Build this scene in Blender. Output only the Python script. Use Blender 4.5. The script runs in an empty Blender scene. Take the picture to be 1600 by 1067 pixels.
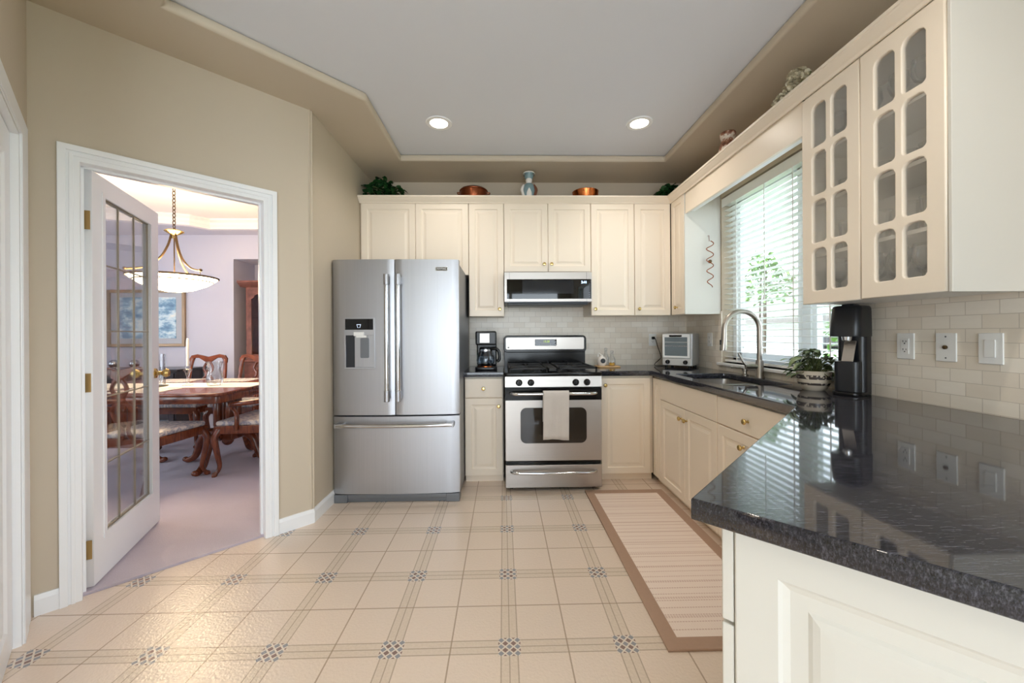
import bpy, bmesh, math, random
from math import sin, cos, pi, radians, sqrt
from mathutils import Vector, Matrix
random.seed(7)
S = bpy.context.scene
COL = S.collection
R2 = sqrt(.5)

# ------------------------------------------------------------------ camera, world, light, exposure
cam_d = bpy.data.cameras.new('camera'); cam = bpy.data.objects.new('camera', cam_d); COL.objects.link(cam)
H = 1.22; FPX = 603.0; YAW = radians(1.31); ROLL = radians(.35); HY = 522.3
cam_d.sensor_fit = 'HORIZONTAL'; cam_d.sensor_width = 36.0; cam_d.lens = FPX*36/1600
cam_d.shift_y = (HY-533.5)/1600; cam_d.clip_start = .02; cam_d.clip_end = 200
fw = Vector((sin(YAW), cos(YAW), 0)); rt0 = Vector((cos(YAW), -sin(YAW), 0)); up0 = Vector((0, 0, 1))
rt = rt0*cos(ROLL)-up0*sin(ROLL); up = up0*cos(ROLL)+rt0*sin(ROLL)
m = Matrix((rt, up, -fw)).transposed().to_4x4(); m.translation = Vector((0, 0, H)); cam.matrix_world = m
S.camera = cam
S.view_settings.view_transform = 'Standard'; S.view_settings.look = 'None'
S.view_settings.gamma = 1; S.view_settings.exposure = 0.1
S.view_settings.use_curve_mapping = False
S.cycles.max_bounces = 10; S.cycles.diffuse_bounces = 8; S.cycles.glossy_bounces = 4
S.cycles.transparent_max_bounces = 24; S.cycles.transmission_bounces = 6
S.cycles.caustics_reflective = False; S.cycles.caustics_refractive = False
S.cycles.sample_clamp_indirect = 6.0

W = bpy.data.worlds.new('world'); S.world = W; W.use_nodes = True
wn = W.node_tree.nodes; wl = W.node_tree.links
bg = wn['Background']; bg.inputs['Strength'].default_value = 9.0
geo = wn.new('ShaderNodeTexCoord'); sep = wn.new('ShaderNodeSeparateXYZ'); ramp = wn.new('ShaderNodeValToRGB')
wl.new(geo.outputs['Generated'], sep.inputs[0]); wl.new(sep.outputs['Z'], ramp.inputs[0])
ramp.color_ramp.elements[0].position = 0.0; ramp.color_ramp.elements[0].color = (.86, .93, 1, 1)
ramp.color_ramp.elements[1].position = .9; ramp.color_ramp.elements[1].color = (.58, .76, 1, 1)
wl.new(ramp.outputs[0], bg.inputs['Color'])

def portal(name, loc, rot, sx, sy):
    l = bpy.data.lights.new(name, 'AREA'); l.shape = 'RECTANGLE'; l.size = sx; l.size_y = sy
    l.cycles.is_portal = True
    o = bpy.data.objects.new(name, l); COL.objects.link(o); o.location = loc; o.rotation_euler = rot; return o
portal('daylight_kitchen_window', (1.97, 2.53, 1.655), (0, pi/2, 0), 1.34, 1.2)
portal('fill_portal_rear', (.25, -3.58, 1.25), (pi/2, 0, 0), 2.6, 2.2)  # this and the next three serve unseen windows added for fill daylight
portal('fill_portal_nook', (1.98, -1.3, 1.3), (0, pi/2, 0), 2.1, 2.6)
portal('fill_portal_dining', (-6.28, 3.3, 1.4), (0, -pi/2, 0), 1.4, 1.2)
portal('fill_portal_dining_front', (-4.0, 1.58, 1.4), (pi/2, 0, 0), 1.4, 1.6)

sun_d = bpy.data.lights.new('sun', 'SUN'); sun_d.energy = 14; sun_d.angle = .02; sun_d.color = (1, .95, .85)
sun = bpy.data.objects.new('sun', sun_d); COL.objects.link(sun); sun.rotation_euler = Vector((.45, -.12, -.88)).to_track_quat('-Z', 'Y').to_euler(); sun.location = (-3, 0, 9)

POT_W = 20; POT_COL = (1, .91, .81)
CHANDELIER_E = 24.0

# ------------------------------------------------------------------ node helpers and materials
def lin(c):
    f = lambda v: (v/255/12.92) if v/255 <= .04045 else ((v/255+.055)/1.055)**2.4
    return (f(c[0]), f(c[1]), f(c[2]), 1)
class N:
    def __init__(s, name):
        s.m = bpy.data.materials.new(name); s.m.use_nodes = True
        s.nt = s.m.node_tree; s.n = s.nt.nodes; s.l = s.nt.links; s.p = s.n['Principled BSDF']; s.out = s.n['Material Output']
    def new(s, t, **k):
        nd = s.n.new(t)
        for a, b in k.items(): setattr(nd, a, b)
        return nd
    def put(s, sock, v):
        if hasattr(v, 'is_output'): s.l.new(v, sock)
        else: sock.default_value = v
    def math(s, op, a, b=None, c=None):
        nd = s.new('ShaderNodeMath', operation=op); s.put(nd.inputs[0], a)
        if b is not None: s.put(nd.inputs[1], b)
        if c is not None: s.put(nd.inputs[2], c)
        return nd.outputs[0]
    def mix(s, f, a, b):
        nd = s.new('ShaderNodeMix', data_type='RGBA'); s.put(nd.inputs[0], f); s.put(nd.inputs[6], a); s.put(nd.inputs[7], b)
        return nd.outputs[2]
    def noise(s, vec, scale, detail=4, rough=.55):
        nd = s.new('ShaderNodeTexNoise'); s.put(nd.inputs['Scale'], scale); nd.inputs['Detail'].default_value = detail
        nd.inputs['Roughness'].default_value = rough
        if vec is not None: s.l.new(vec, nd.inputs['Vector'])
        return nd.outputs[0]
    def mapping(s, vec, scale=(1, 1, 1), rot=(0, 0, 0)):
        nd = s.new('ShaderNodeMapping'); s.l.new(vec, nd.inputs[0]); nd.inputs['Scale'].default_value = scale; nd.inputs['Rotation'].default_value = rot
        return nd.outputs[0]
    def pos(s): return s.new('ShaderNodeNewGeometry').outputs['Position']
    def obj(s): return s.new('ShaderNodeTexCoord').outputs['Object']
    def ramp(s, f, stops):
        nd = s.new('ShaderNodeValToRGB'); s.put(nd.inputs[0], f); e = nd.color_ramp.elements
        while len(e) < len(stops): e.new(.5)
        for q, (p, c) in zip(e, stops): q.position = p; q.color = c
        return nd.outputs[0]
    def bump(s, h, strength=.2, dist=.01):
        nd = s.new('ShaderNodeBump'); nd.inputs['Strength'].default_value = strength; nd.inputs['Distance'].default_value = dist
        s.put(nd.inputs['Height'], h); s.l.new(nd.outputs[0], s.p.inputs['Normal'])
    def set(s, **k):
        for a, b in k.items(): s.put(s.p.inputs[{'col': 'Base Color', 'rough': 'Roughness', 'metal': 'Metallic', 'spec': 'Specular IOR Level', 'coat': 'Coat Weight', 'ec': 'Emission Color', 'es': 'Emission Strength', 'aniso': 'Anisotropic', 'trans': 'Transmission Weight', 'ior': 'IOR', 'sheen': 'Sheen Weight'}[a]], b)
        return s
def plain(name, c, rough=.5, metal=0, noise=.03, nscale=8, bump=0, bscale=200, **k):
    """paint / plastic / metal: a base colour with a faint procedural variation"""
    a = N(name); p = a.obj(); c = lin(c)
    n = a.noise(p, nscale, 3)
    a.set(col=a.mix(a.math('MULTIPLY', n, noise*2), c, tuple(v*.75 for v in c[:3])+(1,)), rough=rough, metal=metal, **k)
    if bump: a.bump(a.noise(p, bscale, 2), bump, .002)
    return a.m
M = {}
M['cab_white'] = plain('white_cabinet_lining', (244, 242, 236), .4)
M['cream'] = plain('cream_lacquer', (242, 230, 213), .32, noise=.02)
M['ivory'] = plain('ivory_panel', (212, 210, 203), .35, noise=.02)
M['white'] = plain('white_gloss_paint', (238, 240, 242), .3, noise=.015)
M['white_plastic'] = plain('white_plastic', (240, 241, 240), .3, noise=.01)
M['wall'] = plain('taupe_wall_paint', (198, 186, 167), .75, noise=.03, bump=.08, bscale=260)
M['ceil'] = plain('white_ceiling_paint', (220, 223, 230), .8, noise=.01)
M['dwall'] = plain('lavender_wall_paint', (200, 200, 214), .8, noise=.015)
M['dceil'] = plain('dining_ceiling_paint', (244, 238, 234), .8, noise=.01)
M['black'] = plain('black_plastic', (13, 13, 15), .24, spec=.35)
M['black_enamel'] = plain('black_enamel', (8, 8, 9), .14, spec=.28)
M['iron'] = plain('cast_iron', (22, 22, 23), .5, bump=.2)
M['dark_glass'] = plain('black_glass', (9, 11, 13), .03, spec=.5)
M['charcoal'] = plain('charcoal_plastic', (38, 42, 48), .35)
M['matte_black'] = plain('matte_black_plastic', (20, 23, 29), .33, bump=.05)
M['brass'] = plain('polished_brass', (208, 180, 118), .2, 1)
M['old_brass'] = plain('antique_brass', (112, 92, 68), .38, 1)
M['hinge_brass'] = plain('hinge_brass', (190, 158, 104), .32, .9)
M['copper'] = plain('copper', (196, 112, 62), .2, 1, noise=.2, nscale=14)
M['copper_dark'] = plain('aged_copper', (150, 84, 56), .3, 1, noise=.3, nscale=12)
M['chrome'] = plain('chrome', (210, 212, 215), .12, 1)
M['nickel'] = plain('brushed_nickel', (170, 163, 155), .3, 1)
M['silver'] = plain('silver', (200, 205, 212), .1, 1)
M['lead'] = plain('lead_came', (168, 158, 140), .4, .6)
M['candle'] = plain('candle_wax', (240, 236, 226), .5)
M['linen'] = plain('white_linen', (240, 234, 224), .9, bump=.3, bscale=300)
M['ceramic_white'] = plain('white_ceramic', (236, 232, 226), .2)
M['ceramic_blue'] = plain('blue_grey_ceramic', (130, 156, 162), .25, noise=.25, nscale=30)
M['board'] = plain('maple_board', (214, 176, 124), .45, noise=.15, nscale=30)
M['soil'] = plain('potting_soil', (52, 40, 30), .95)
M['terracotta'] = plain('dark_red_glaze', (120, 74, 56), .35, noise=.2, nscale=20)
M['green_leaf'] = plain('green_leaf', (128, 146, 100), .4, noise=.4, nscale=18)
M['dark_leaf'] = plain('dark_ivy_leaf', (44, 88, 48), .25, noise=.5, nscale=16)
M['stem'] = plain('plant_stem', (84, 92, 52), .6)
M['petal'] = plain('cream_petal', (230, 224, 202), .7, noise=.3, nscale=30)
M['foliage'] = plain('garden_leaves', (104, 150, 62), .6, noise=.6, nscale=4)
M['bark'] = plain('bark', (90, 74, 58), .9, noise=.4)
M['lawn'] = plain('lawn', (96, 122, 66), .95, noise=.5, nscale=3)
M['roof'] = plain('grey_shingle', (120, 116, 114), .9, noise=.3, nscale=10)
M['siding'] = plain('pale_siding', (226, 226, 222), .7, noise=.03)
M['amber'] = plain('honey_liquid', (206, 160, 70), .2)

def wood(name, c1, c2, rough=.25, scale=(3, 22, 3)):
    a = N(name); v = a.mapping(a.obj(), scale); n = a.noise(v, 3.0, 6, .6)
    a.set(col=a.ramp(n, [(.3, lin(c1)), (.62, lin(c2))]), rough=rough, coat=.25); return a.m
M['mahogany'] = wood('mahogany', (70, 30, 18), (128, 66, 38), .22)
M['mahogany_dark'] = wood('dark_mahogany', (92, 54, 46), (140, 90, 76), .3)
M['ebony'] = wood('ebonised_wood', (24, 22, 26), (40, 36, 42), .3)

def steel(name, c, rough, axis):
    a = N(name); sc = [3, 3, 3]; sc[axis] = 260
    if axis == 2: v = a.mapping(a.obj(), (1.5, 1.5, 420))
    else: v = a.mapping(a.obj(), (420, 420, 1.5))
    n = a.noise(v, 1.0, 2)
    a.set(col=a.mix(n, lin(c), tuple(x*.86 for x in lin(c)[:3])+(1,)), rough=a.math('MULTIPLY_ADD', n, .12, rough-.02), metal=1)
    a.bump(n, .02, .001); return a.m
M['steel_v'] = steel('brushed_steel_upright', (186, 187, 191), .36, 0)
M['steel'] = steel('brushed_steel', (184, 178, 172), .3, 2)
M['steel_side'] = plain('grey_appliance_side', (120, 124, 130), .38, .6)

def glassy(name, tint=(1, 1, 1, 1), gloss=.08, rough=.02):
    a = N(name); a.n.remove(a.p)
    t = a.new('ShaderNodeBsdfTransparent'); t.inputs[0].default_value = tint
    g = a.new('ShaderNodeBsdfGlossy'); g.inputs['Roughness'].default_value = rough
    lw = a.new('ShaderNodeLayerWeight'); lw.inputs[0].default_value = .32
    f = a.math('MULTIPLY_ADD', lw.outputs['Fresnel'], .5, gloss*.5)
    mx = a.new('ShaderNodeMixShader'); a.l.new(f, mx.inputs[0]); a.l.new(t.outputs[0], mx.inputs[1]); a.l.new(g.outputs[0], mx.inputs[2])
    a.l.new(mx.outputs[0], a.out.inputs[0]); return a.m
M['glass'] = glassy('clear_pane_glass', (.96, .97, .97, 1), .05)
def hazy():  # white diffuse mixed into the glass stands in for reflected room light
    a = N('white_haze_cabinet_glass'); a.n.remove(a.p)
    t = a.new('ShaderNodeBsdfTransparent'); g = a.new('ShaderNodeBsdfGlossy'); g.inputs['Roughness'].default_value = .06; d = a.new('ShaderNodeBsdfDiffuse'); d.inputs[0].default_value = lin((226, 226, 222))
    m1 = a.new('ShaderNodeMixShader'); m2 = a.new('ShaderNodeMixShader')
    a.l.new(a.math('MULTIPLY_ADD', a.noise(a.obj(), 12, 2), .06, .07), m1.inputs[0]); a.l.new(t.outputs[0], m1.inputs[1]); a.l.new(d.outputs[0], m1.inputs[2])
    m2.inputs[0].default_value = .07; a.l.new(m1.outputs[0], m2.inputs[1]); a.l.new(g.outputs[0], m2.inputs[2]); a.l.new(m2.outputs[0], a.out.inputs[0]); return a.m
M['haze_glass'] = hazy()
M['crystal'] = glassy('cut_crystal', (.95, .96, .97, 1), .08, .08)
M['carafe'] = glassy('carafe_glass', (.62, .68, .74, 1), .12, .02)
M['oven_glass'] = plain('tinted_oven_glass', (46, 41, 36), .04, spec=.45)

def emit(name, c, e):
    a = N(name); a.set(col=lin(c), ec=lin(c), es=e, rough=.4); return a.m
M['lamp'] = emit('lamp_lens', (255, 238, 210), 14)
M['bowl'] = emit('alabaster_bowl_lit', (255, 226, 180), CHANDELIER_E)
M['blue_led'] = emit('clock_digits', (190, 220, 255), 3.0)
M['green_led'] = emit('oven_clock_digits', (170, 200, 70), 1.0)
M['led_white'] = emit('panel_icons', (200, 215, 235), 1.2)

def vinyl():
    a = N('vinyl_floor'); p = a.pos(); sp = a.new('ShaderNodeSeparateXYZ'); a.l.new(p, sp.inputs[0])
    s = .457; ox, oy = .017, 1.051
    def cell(v, o):  # signed distance to the nearest band centre, in pattern units
        q = a.math('DIVIDE', a.math('SUBTRACT', v, o), s)
        return a.math('SUBTRACT', q, a.math('ROUND', q))
    u = cell(sp.outputs[0], ox); v = cell(sp.outputs[1], oy)
    au = a.math('ABSOLUTE', u); av = a.math('ABSOLUTE', v); d = .07
    def line(x, at, w): return a.math('LESS_THAN', a.math('ABSOLUTE', a.math('SUBTRACT', x, at)), w)
    thin = a.math('MAXIMUM', a.math('MAXIMUM', line(au, d, .0055), line(av, d, .0055)), a.math('MAXIMUM', line(au, 0, .005), line(av, 0, .005)))
    thick = a.math('MAXIMUM', line(au, .5, .0065), line(av, .5, .0065))
    inm = a.math('LESS_THAN', a.math('MAXIMUM', au, av), d*1.36)
    P = a.math('DIVIDE', a.math('ADD', u, v), d); Q = a.math('DIVIDE', a.math('SUBTRACT', u, v), d)
    rp = a.math('ROUND', P); rq = a.math('ROUND', Q)
    dm = a.math('LESS_THAN', a.math('MAXIMUM', a.math('ABSOLUTE', a.math('SUBTRACT', P, rp)), a.math('ABSOLUTE', a.math('SUBTRACT', Q, rq))), .37)
    odd = a.math('ABSOLUTE', a.math('MODULO', a.math('ADD', rp, rq), 2))
    big = a.noise(p, 1.6, 4); fine = a.noise(p, 90, 3)
    base = a.mix(a.math('MULTIPLY', big, .5), lin((232, 215, 200)), lin((222, 204, 188)))
    base = a.mix(a.math('MULTIPLY', fine, .25), base, lin((200, 184, 160)))
    # the bands are a touch greyer, speckled
    band = a.math('LESS_THAN', a.math('MINIMUM', au, av), d)
    base = a.mix(a.math('MULTIPLY', band, a.math('MULTIPLY_ADD', fine, .5, .02)), base, lin((196, 182, 160)))
    c = a.mix(a.math('MULTIPLY', thick, .75), base, lin((160, 138, 116)))
    c = a.mix(a.math('MULTIPLY', thin, .62), c, lin((158, 140, 120)))
    dc = a.mix(odd, lin((150, 150, 154)), lin((142, 118, 112)))
    mos = a.mix(dm, lin((222, 210, 196)), dc)
    c = a.mix(inm, c, mos)
    a.set(col=c, rough=a.math('MULTIPLY_ADD', big, .06, .06), spec=.6)
    h = a.math('ADD', a.noise(p, 95, 3), a.math('MULTIPLY', a.math('MAXIMUM', thin, thick), -.25))
    a.bump(h, .28, .006); return a.m
M['vinyl'] = vinyl()

def tile(name, ax):
    a = N(name); p = a.pos(); sp = a.new('ShaderNodeSeparateXYZ'); a.l.new(p, sp.inputs[0])
    cb = a.new('ShaderNodeCombineXYZ'); a.l.new(sp.outputs[ax], cb.inputs[0]); a.l.new(a.math('SUBTRACT', sp.outputs[2], .916), cb.inputs[1])
    b = a.new('ShaderNodeTexBrick'); a.l.new(cb.outputs[0], b.inputs['Vector']); b.inputs['Scale'].default_value = 1
    b.inputs['Brick Width'].default_value = .104; b.inputs['Row Height'].default_value = .0525; b.inputs['Mortar Size'].default_value = .0013
    b.inputs['Mortar Smooth'].default_value = .3; b.inputs['Bias'].default_value = 0
    b.inputs['Color1'].default_value = lin((248, 242, 231)); b.inputs['Color2'].default_value = lin((236, 226, 211)); b.inputs['Mortar'].default_value = lin((206, 196, 182))
    v = a.mapping(p, (6, 6, 22)); n = a.noise(v, 1.6, 6, .65)
    a.set(col=a.mix(a.math('MULTIPLY', a.math('SUBTRACT', 1, b.outputs['Fac']), a.math('MULTIPLY', n, .30)), b.outputs['Color'], lin((208, 194, 174))), rough=.28)
    a.bump(a.math('SUBTRACT', 1, b.outputs['Fac']), .3, .002); return a.m
M['tile_back'] = tile('marble_tile_back', 0); M['tile_right'] = tile('marble_tile_right', 1)

def granite():
    a = N('black_granite'); p = a.pos()
    v = a.mapping(p, (13, 74, 30), (0, 0, radians(-8))); n1 = a.noise(v, 3.6, 8, .68)
    n2 = a.noise(a.mapping(p, (40, 120, 40), (0, 0, radians(-8))), 7, 5, .7)
    vo = a.new('ShaderNodeTexVoronoi'); a.l.new(a.mapping(p, (1, 1.6, 1)), vo.inputs['Vector']); vo.inputs['Scale'].default_value = 150
    c = a.ramp(n1, [(.36, lin((15, 15, 17))), (.52, lin((34, 34, 39))), (.62, lin((52, 52, 60))), (.82, lin((112, 112, 126)))])
    c = a.mix(a.math('MULTIPLY', a.math('MAXIMUM', a.math('SUBTRACT', n2, .45), 0), 1.4), c, lin((92, 94, 108)))
    c = a.mix(a.math('MULTIPLY', a.math('LESS_THAN', vo.outputs[0], .08), .18), c, lin((130, 134, 150)))
    n3 = a.noise(a.mapping(p, (9, 120, 40), (0, 0, radians(-5))), 4.2, 6, .66)
    c = a.mix(a.math('MULTIPLY', a.math('MINIMUM', a.math('MAXIMUM', a.math('MULTIPLY', a.math('SUBTRACT', n3, .50), 4), 0), 1), .45), c, lin((128, 130, 145)))
    a.set(col=c, rough=.045, spec=.5); return a.m
M['granite'] = granite()

def carpet():
    a = N('mauve_carpet'); p = a.pos(); n = a.noise(p, 220, 2); b = a.noise(a.mapping(p, (1, 2.2, 1)), 1.7, 4, .6)
    c = a.mix(b, lin((206, 196, 204)), lin((182, 172, 184))); c = a.mix(a.math('MULTIPLY', n, .3), c, lin((140, 130, 140)))
    a.set(col=c, rough=.95, sheen=.2); a.bump(n, .5, .004); return a.m
M['carpet'] = carpet()
def rugm():
    a = N('woven_rug'); p = a.obj(); sp = a.new('ShaderNodeSeparateXYZ'); a.l.new(p, sp.inputs[0])
    y = sp.outputs[1]; x = sp.outputs[0]
    w = a.noise(a.mapping(p, (.01, 1, 0)), 20, 1)
    q = a.math('FRACT', a.math('DIVIDE', a.math('ADD', y, a.math('MULTIPLY', w, .025)), .043)); l1 = a.math('LESS_THAN', q, .13)
    q2 = a.math('FRACT', a.math('DIVIDE', y, .118)); l2 = a.math('MULTIPLY', a.math('LESS_THAN', q2, .12), .7)
    dots = a.math('GREATER_THAN', a.math('FRACT', a.math('DIVIDE', x, .012)), .3)
    wv = a.math('MULTIPLY', a.math('GREATER_THAN', a.math('FRACT', a.math('DIVIDE', y, .0075)), .5), a.math('GREATER_THAN', a.math('FRACT', a.math('DIVIDE', x, .009)), .5))
    c = a.mix(a.math('MULTIPLY', wv, .4), lin((242, 226, 214)), lin((230, 208, 194)))
    c = a.mix(a.math('MULTIPLY', a.math('MAXIMUM', l1, l2), a.math('MULTIPLY', dots, .5)), c, lin((176, 128, 108)))
    a.set(col=c, rough=.9); a.bump(wv, .4, .002); return a.m
M['rug'] = rugm(); M['rug_border'] = plain('tan_rug_border', (178, 148, 128), .9, noise=.2, nscale=60, bump=.3, bscale=400)
def towelm():
    a = N('grey_terry'); p = a.obj(); n = a.noise(p, 260, 3); b = a.noise(p, 14, 3)
    a.set(col=a.mix(a.math('MULTIPLY', b, .5), lin((206, 200, 194)), lin((178, 172, 168))), rough=.95, sheen=.3); a.bump(n, .8, .003); return a.m
M['towel'] = towelm()
def fabric():
    a = N('seat_brocade'); p = a.obj(); vo = a.noise(a.mapping(p, (30, 12, 12)), 1.2, 3)
    st = a.math('FRACT', a.math('MULTIPLY', a.new('ShaderNodeSeparateXYZ').outputs[0], 1))
    a.set(col=a.ramp(vo, [(.42, lin((218, 210, 200))), (.5, lin((140, 142, 158))), (.58, lin((206, 196, 186)))]), rough=.85); a.bump(a.noise(p, 160, 2), .3, .002); return a.m
M['brocade'] = fabric()
def art():
    a = N('blue_abstract_print'); p = a.obj(); n = a.noise(a.mapping(p, (3, 3, 6)), 1.6, 6, .65)
    a.set(col=a.ramp(n, [(.3, lin((58, 92, 130))), (.46, lin((112, 152, 182))), (.56, lin((190, 212, 222))), (.7, lin((232, 232, 224)))]), rough=.3); return a.m
M['art'] = art(); M['mat_board'] = plain('grey_mat_board', (176, 180, 188), .6); M['gilt'] = plain('gilt_frame', (166, 142, 116), .4, .5, noise=.2)
def stripedpot():
    a = N('striped_pot_glaze'); sp = a.new('ShaderNodeSeparateXYZ'); a.l.new(a.obj(), sp.inputs[0]); z = sp.outputs[2]
    l = a.math('LESS_THAN', a.math('ABSOLUTE', a.math('SUBTRACT', z, .072)), .011)
    l2 = a.math('LESS_THAN', a.math('ABSOLUTE', a.math('SUBTRACT', z, .036)), .006)
    n = a.noise(a.mapping(a.obj(), (1, 1, 1)), 60, 2)
    c = a.mix(a.math('MULTIPLY', l, a.math('GREATER_THAN', n, .45)), lin((214, 202, 184)), lin((70, 62, 58)))
    c = a.mix(a.math('MULTIPLY', l2, a.math('GREATER_THAN', n, .42)), c, lin((74, 66, 62))); a.set(col=c, rough=.3); return a.m
M['pot'] = stripedpot()
def jarm():
    a = N('banded_jar_glaze'); sp = a.new('ShaderNodeSeparateXYZ'); a.l.new(a.obj(), sp.inputs[0])
    q = a.math('SINE', a.math('MULTIPLY', sp.outputs[2], 70)); n = a.noise(a.obj(), 44, 4)
    a.set(col=a.ramp(a.math('MULTIPLY_ADD', q, .12, n), [(.3, lin((96, 58, 44))), (.5, lin((160, 110, 84))), (.62, lin((222, 212, 198)))]), rough=.35); return a.m
M['jar'] = jarm()

# ------------------------------------------------------------------ mesh helpers
class B:
    def __init__(s): s.bm = bmesh.new()
    def box(s, x0, x1, y0, y1, z0, z1):
        v = [s.bm.verts.new(p) for p in ((x0, y0, z0), (x1, y0, z0), (x1, y1, z0), (x0, y1, z0), (x0, y0, z1), (x1, y0, z1), (x1, y1, z1), (x0, y1, z1))]
        for f in ((3, 2, 1, 0), (4, 5, 6, 7), (0, 1, 5, 4), (1, 2, 6, 5), (2, 3, 7, 6), (3, 0, 4, 7)): s.bm.faces.new([v[i] for i in f])
        return s
    def prism(s, poly, z0, z1, axis='z'):
        """polygon (a,b) extruded; axis z: (x,y)->z, axis y: (x,z)->y, axis x: (y,z)->x"""
        f = {'z': lambda a, b, t: (a, b, t), 'y': lambda a, b, t: (a, t, b), 'x': lambda a, b, t: (t, a, b)}[axis]
        lo = [s.bm.verts.new(f(a, b, z0)) for a, b in poly]; hi = [s.bm.verts.new(f(a, b, z1)) for a, b in poly]
        n = len(poly)
        s.bm.faces.new(lo[::-1]); s.bm.faces.new(hi)
        for i in range(n): s.bm.faces.new((lo[i], lo[(i+1) % n], hi[(i+1) % n], hi[i]))
        return s
    def lathe(s, prof, c=(0, 0, 0), n=28, ax='z', sx=1, sy=1):
        f = {'z': lambda r, t, h: (c[0]+r*cos(t)*sx, c[1]+r*sin(t)*sy, c[2]+h), 'y': lambda r, t, h: (c[0]+r*cos(t), c[1]+h, c[2]+r*sin(t)), 'x': lambda r, t, h: (c[0]+h, c[1]+r*cos(t), c[2]+r*sin(t))}[ax]
        rings = []
        for r, h in prof:
            if r < 1e-5: rings.append([s.bm.verts.new(f(0, 0, h))])
            else: rings.append([s.bm.verts.new(f(r, 2*pi*i/n, h)) for i in range(n)])
        for a, b in zip(rings, rings[1:]):
            for i in range(n):
                j = (i+1) % n
                if len(a) == 1 and len(b) > 1: s.bm.faces.new((a[0], b[j], b[i]))
                elif len(b) == 1 and len(a) > 1: s.bm.faces.new((a[i], a[j], b[0]))
                elif len(a) > 1: s.bm.faces.new((a[i], a[j], b[j], b[i]))
        return s
    def disc_ends(s, prof): return [(0, prof[0][1])]+prof+[(0, prof[-1][1])]
    def cyl(s, p0, p1, r0, r1=None, n=16): return s.tube([p0, p1], [r0, r0 if r1 is None else r1], n)
    def tube(s, pts, r, n=10, flat=1.0, flatdir=None, closed=False):
        pts = [Vector(p) for p in pts]; k = len(pts); rr = r if isinstance(r, (list, tuple)) else [r]*k
        rings = []; prev = None
        for i, p in enumerate(pts):
            if closed: t = pts[(i+1) % k]-pts[i-1]
            else: t = (pts[min(i+1, k-1)]-pts[max(i-1, 0)])
            t.normalize()
            if prev is None:
                a = Vector((0, 0, 1)) if abs(t.z) < .9 else Vector((1, 0, 0))
                if flatdir is not None: a = Vector(flatdir)
                prev = (a-t*a.dot(t)).normalized()
            else: prev = (prev-t*prev.dot(t)).normalized()
            b = t.cross(prev)
            rings.append([s.bm.verts.new(p+prev*rr[i]*cos(2*pi*j/n)*flat+b*rr[i]*sin(2*pi*j/n)) for j in range(n)])
        for a, b in (list(zip(rings, rings[1:]))+([(rings[-1], rings[0])] if closed else [])):
            for j in range(n): s.bm.faces.new((a[j], a[(j+1) % n], b[(j+1) % n], b[j]))
        if not closed: s.bm.faces.new(rings[0][::-1]); s.bm.faces.new(rings[-1])
        return s
    def ball(s, c, r, sc=(1, 1, 1), u=14, v=10):
        mt = Matrix.Translation(c) @ Matrix.Diagonal((r*sc[0], r*sc[1], r*sc[2], 1))
        bmesh.ops.create_uvsphere(s.bm, u_segments=u, v_segments=v, radius=1, matrix=mt); return s
    def panel(s, x0, x1, z0, z1, y0, t, prof):
        """slab facing -y; prof = [(inset, depth)] rings worked into its front"""
        rings = []
        for ins, d in [(0, t)]+prof:
            y = y0+d
            rings.append([s.bm.verts.new(p) for p in ((x0+ins, y, z0+ins), (x1-ins, y, z0+ins), (x1-ins, y, z1-ins), (x0+ins, y, z1-ins))])
        s.bm.faces.new(rings[0][::-1])
        for a, b in zip(rings, rings[1:]):
            for i in range(4): s.bm.faces.new((a[i], a[(i+1) % 4], b[(i+1) % 4], b[i]))
        s.bm.faces.new(rings[-1]); return s
    def leaf(s, base, d, ln, wd, droop=.3, fold=.25):
        d = Vector(d).normalized(); sd = d.cross(Vector((0, 0, 1)))
        if sd.length < .05: sd = Vector((1, 0, 0))
        sd.normalize(); nn = sd.cross(d).normalized(); b = Vector(base); rows = []
        for t, w in ((0, .08), (.22, .8), (.5, 1), (.78, .62), (1, .03)):
            p = b+d*ln*t-Vector((0, 0, 1))*droop*ln*t*t
            rows.append([s.bm.verts.new(p-sd*wd*w*.5+nn*fold*wd*w*.4), s.bm.verts.new(p), s.bm.verts.new(p+sd*wd*w*.5+nn*fold*wd*w*.4)])
        for a, c in zip(rows, rows[1:]):
            s.bm.faces.new((a[0], a[1], c[1], c[0])); s.bm.faces.new((a[1], a[2], c[2], c[1]))
        return s
    def add_mesh(s, me): s.bm.from_mesh(me); return s

def shape(outer, holes=(), depth=.02, bevel=0.0, axis='z'):
    """flat outline with holes, thickened by depth along +axis; a real mesh out of a 2D curve"""
    cu = bpy.data.curves.new('outline', 'CURVE'); cu.dimensions = '2D'; cu.fill_mode = 'BOTH'
    cu.extrude = depth/2-bevel; cu.bevel_depth = bevel; cu.bevel_resolution = 1; cu.offset = -bevel
    for lp in [outer]+list(holes):
        sp = cu.splines.new('POLY'); sp.points.add(len(lp)-1)
        for q, (a, b) in zip(sp.points, lp): q.co = (a, b, 0, 1)
        sp.use_cyclic_u = True
    return curve_mesh(cu, depth/2, axis)
def curve_mesh(cu, dz, axis='z'):
    o = bpy.data.objects.new('outline', cu); COL.objects.link(o)
    dg = bpy.context.evaluated_depsgraph_get(); me = bpy.data.meshes.new_from_object(o.evaluated_get(dg))
    COL.objects.unlink(o); bpy.data.objects.remove(o); bpy.data.curves.remove(cu)
    bm = bmesh.new(); bm.from_mesh(me); bpy.data.meshes.remove(me)
    bmesh.ops.remove_doubles(bm, verts=bm.verts, dist=1e-5)
    for v in bm.verts:
        a, b, t = v.co.x, v.co.y, v.co.z+dz
        v.co = {'z': (a, b, t), 'y': (a, t, b), 'x': (t, a, b)}[axis]
    b = B(); b.bm.free(); b.bm = bm; return b
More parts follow.
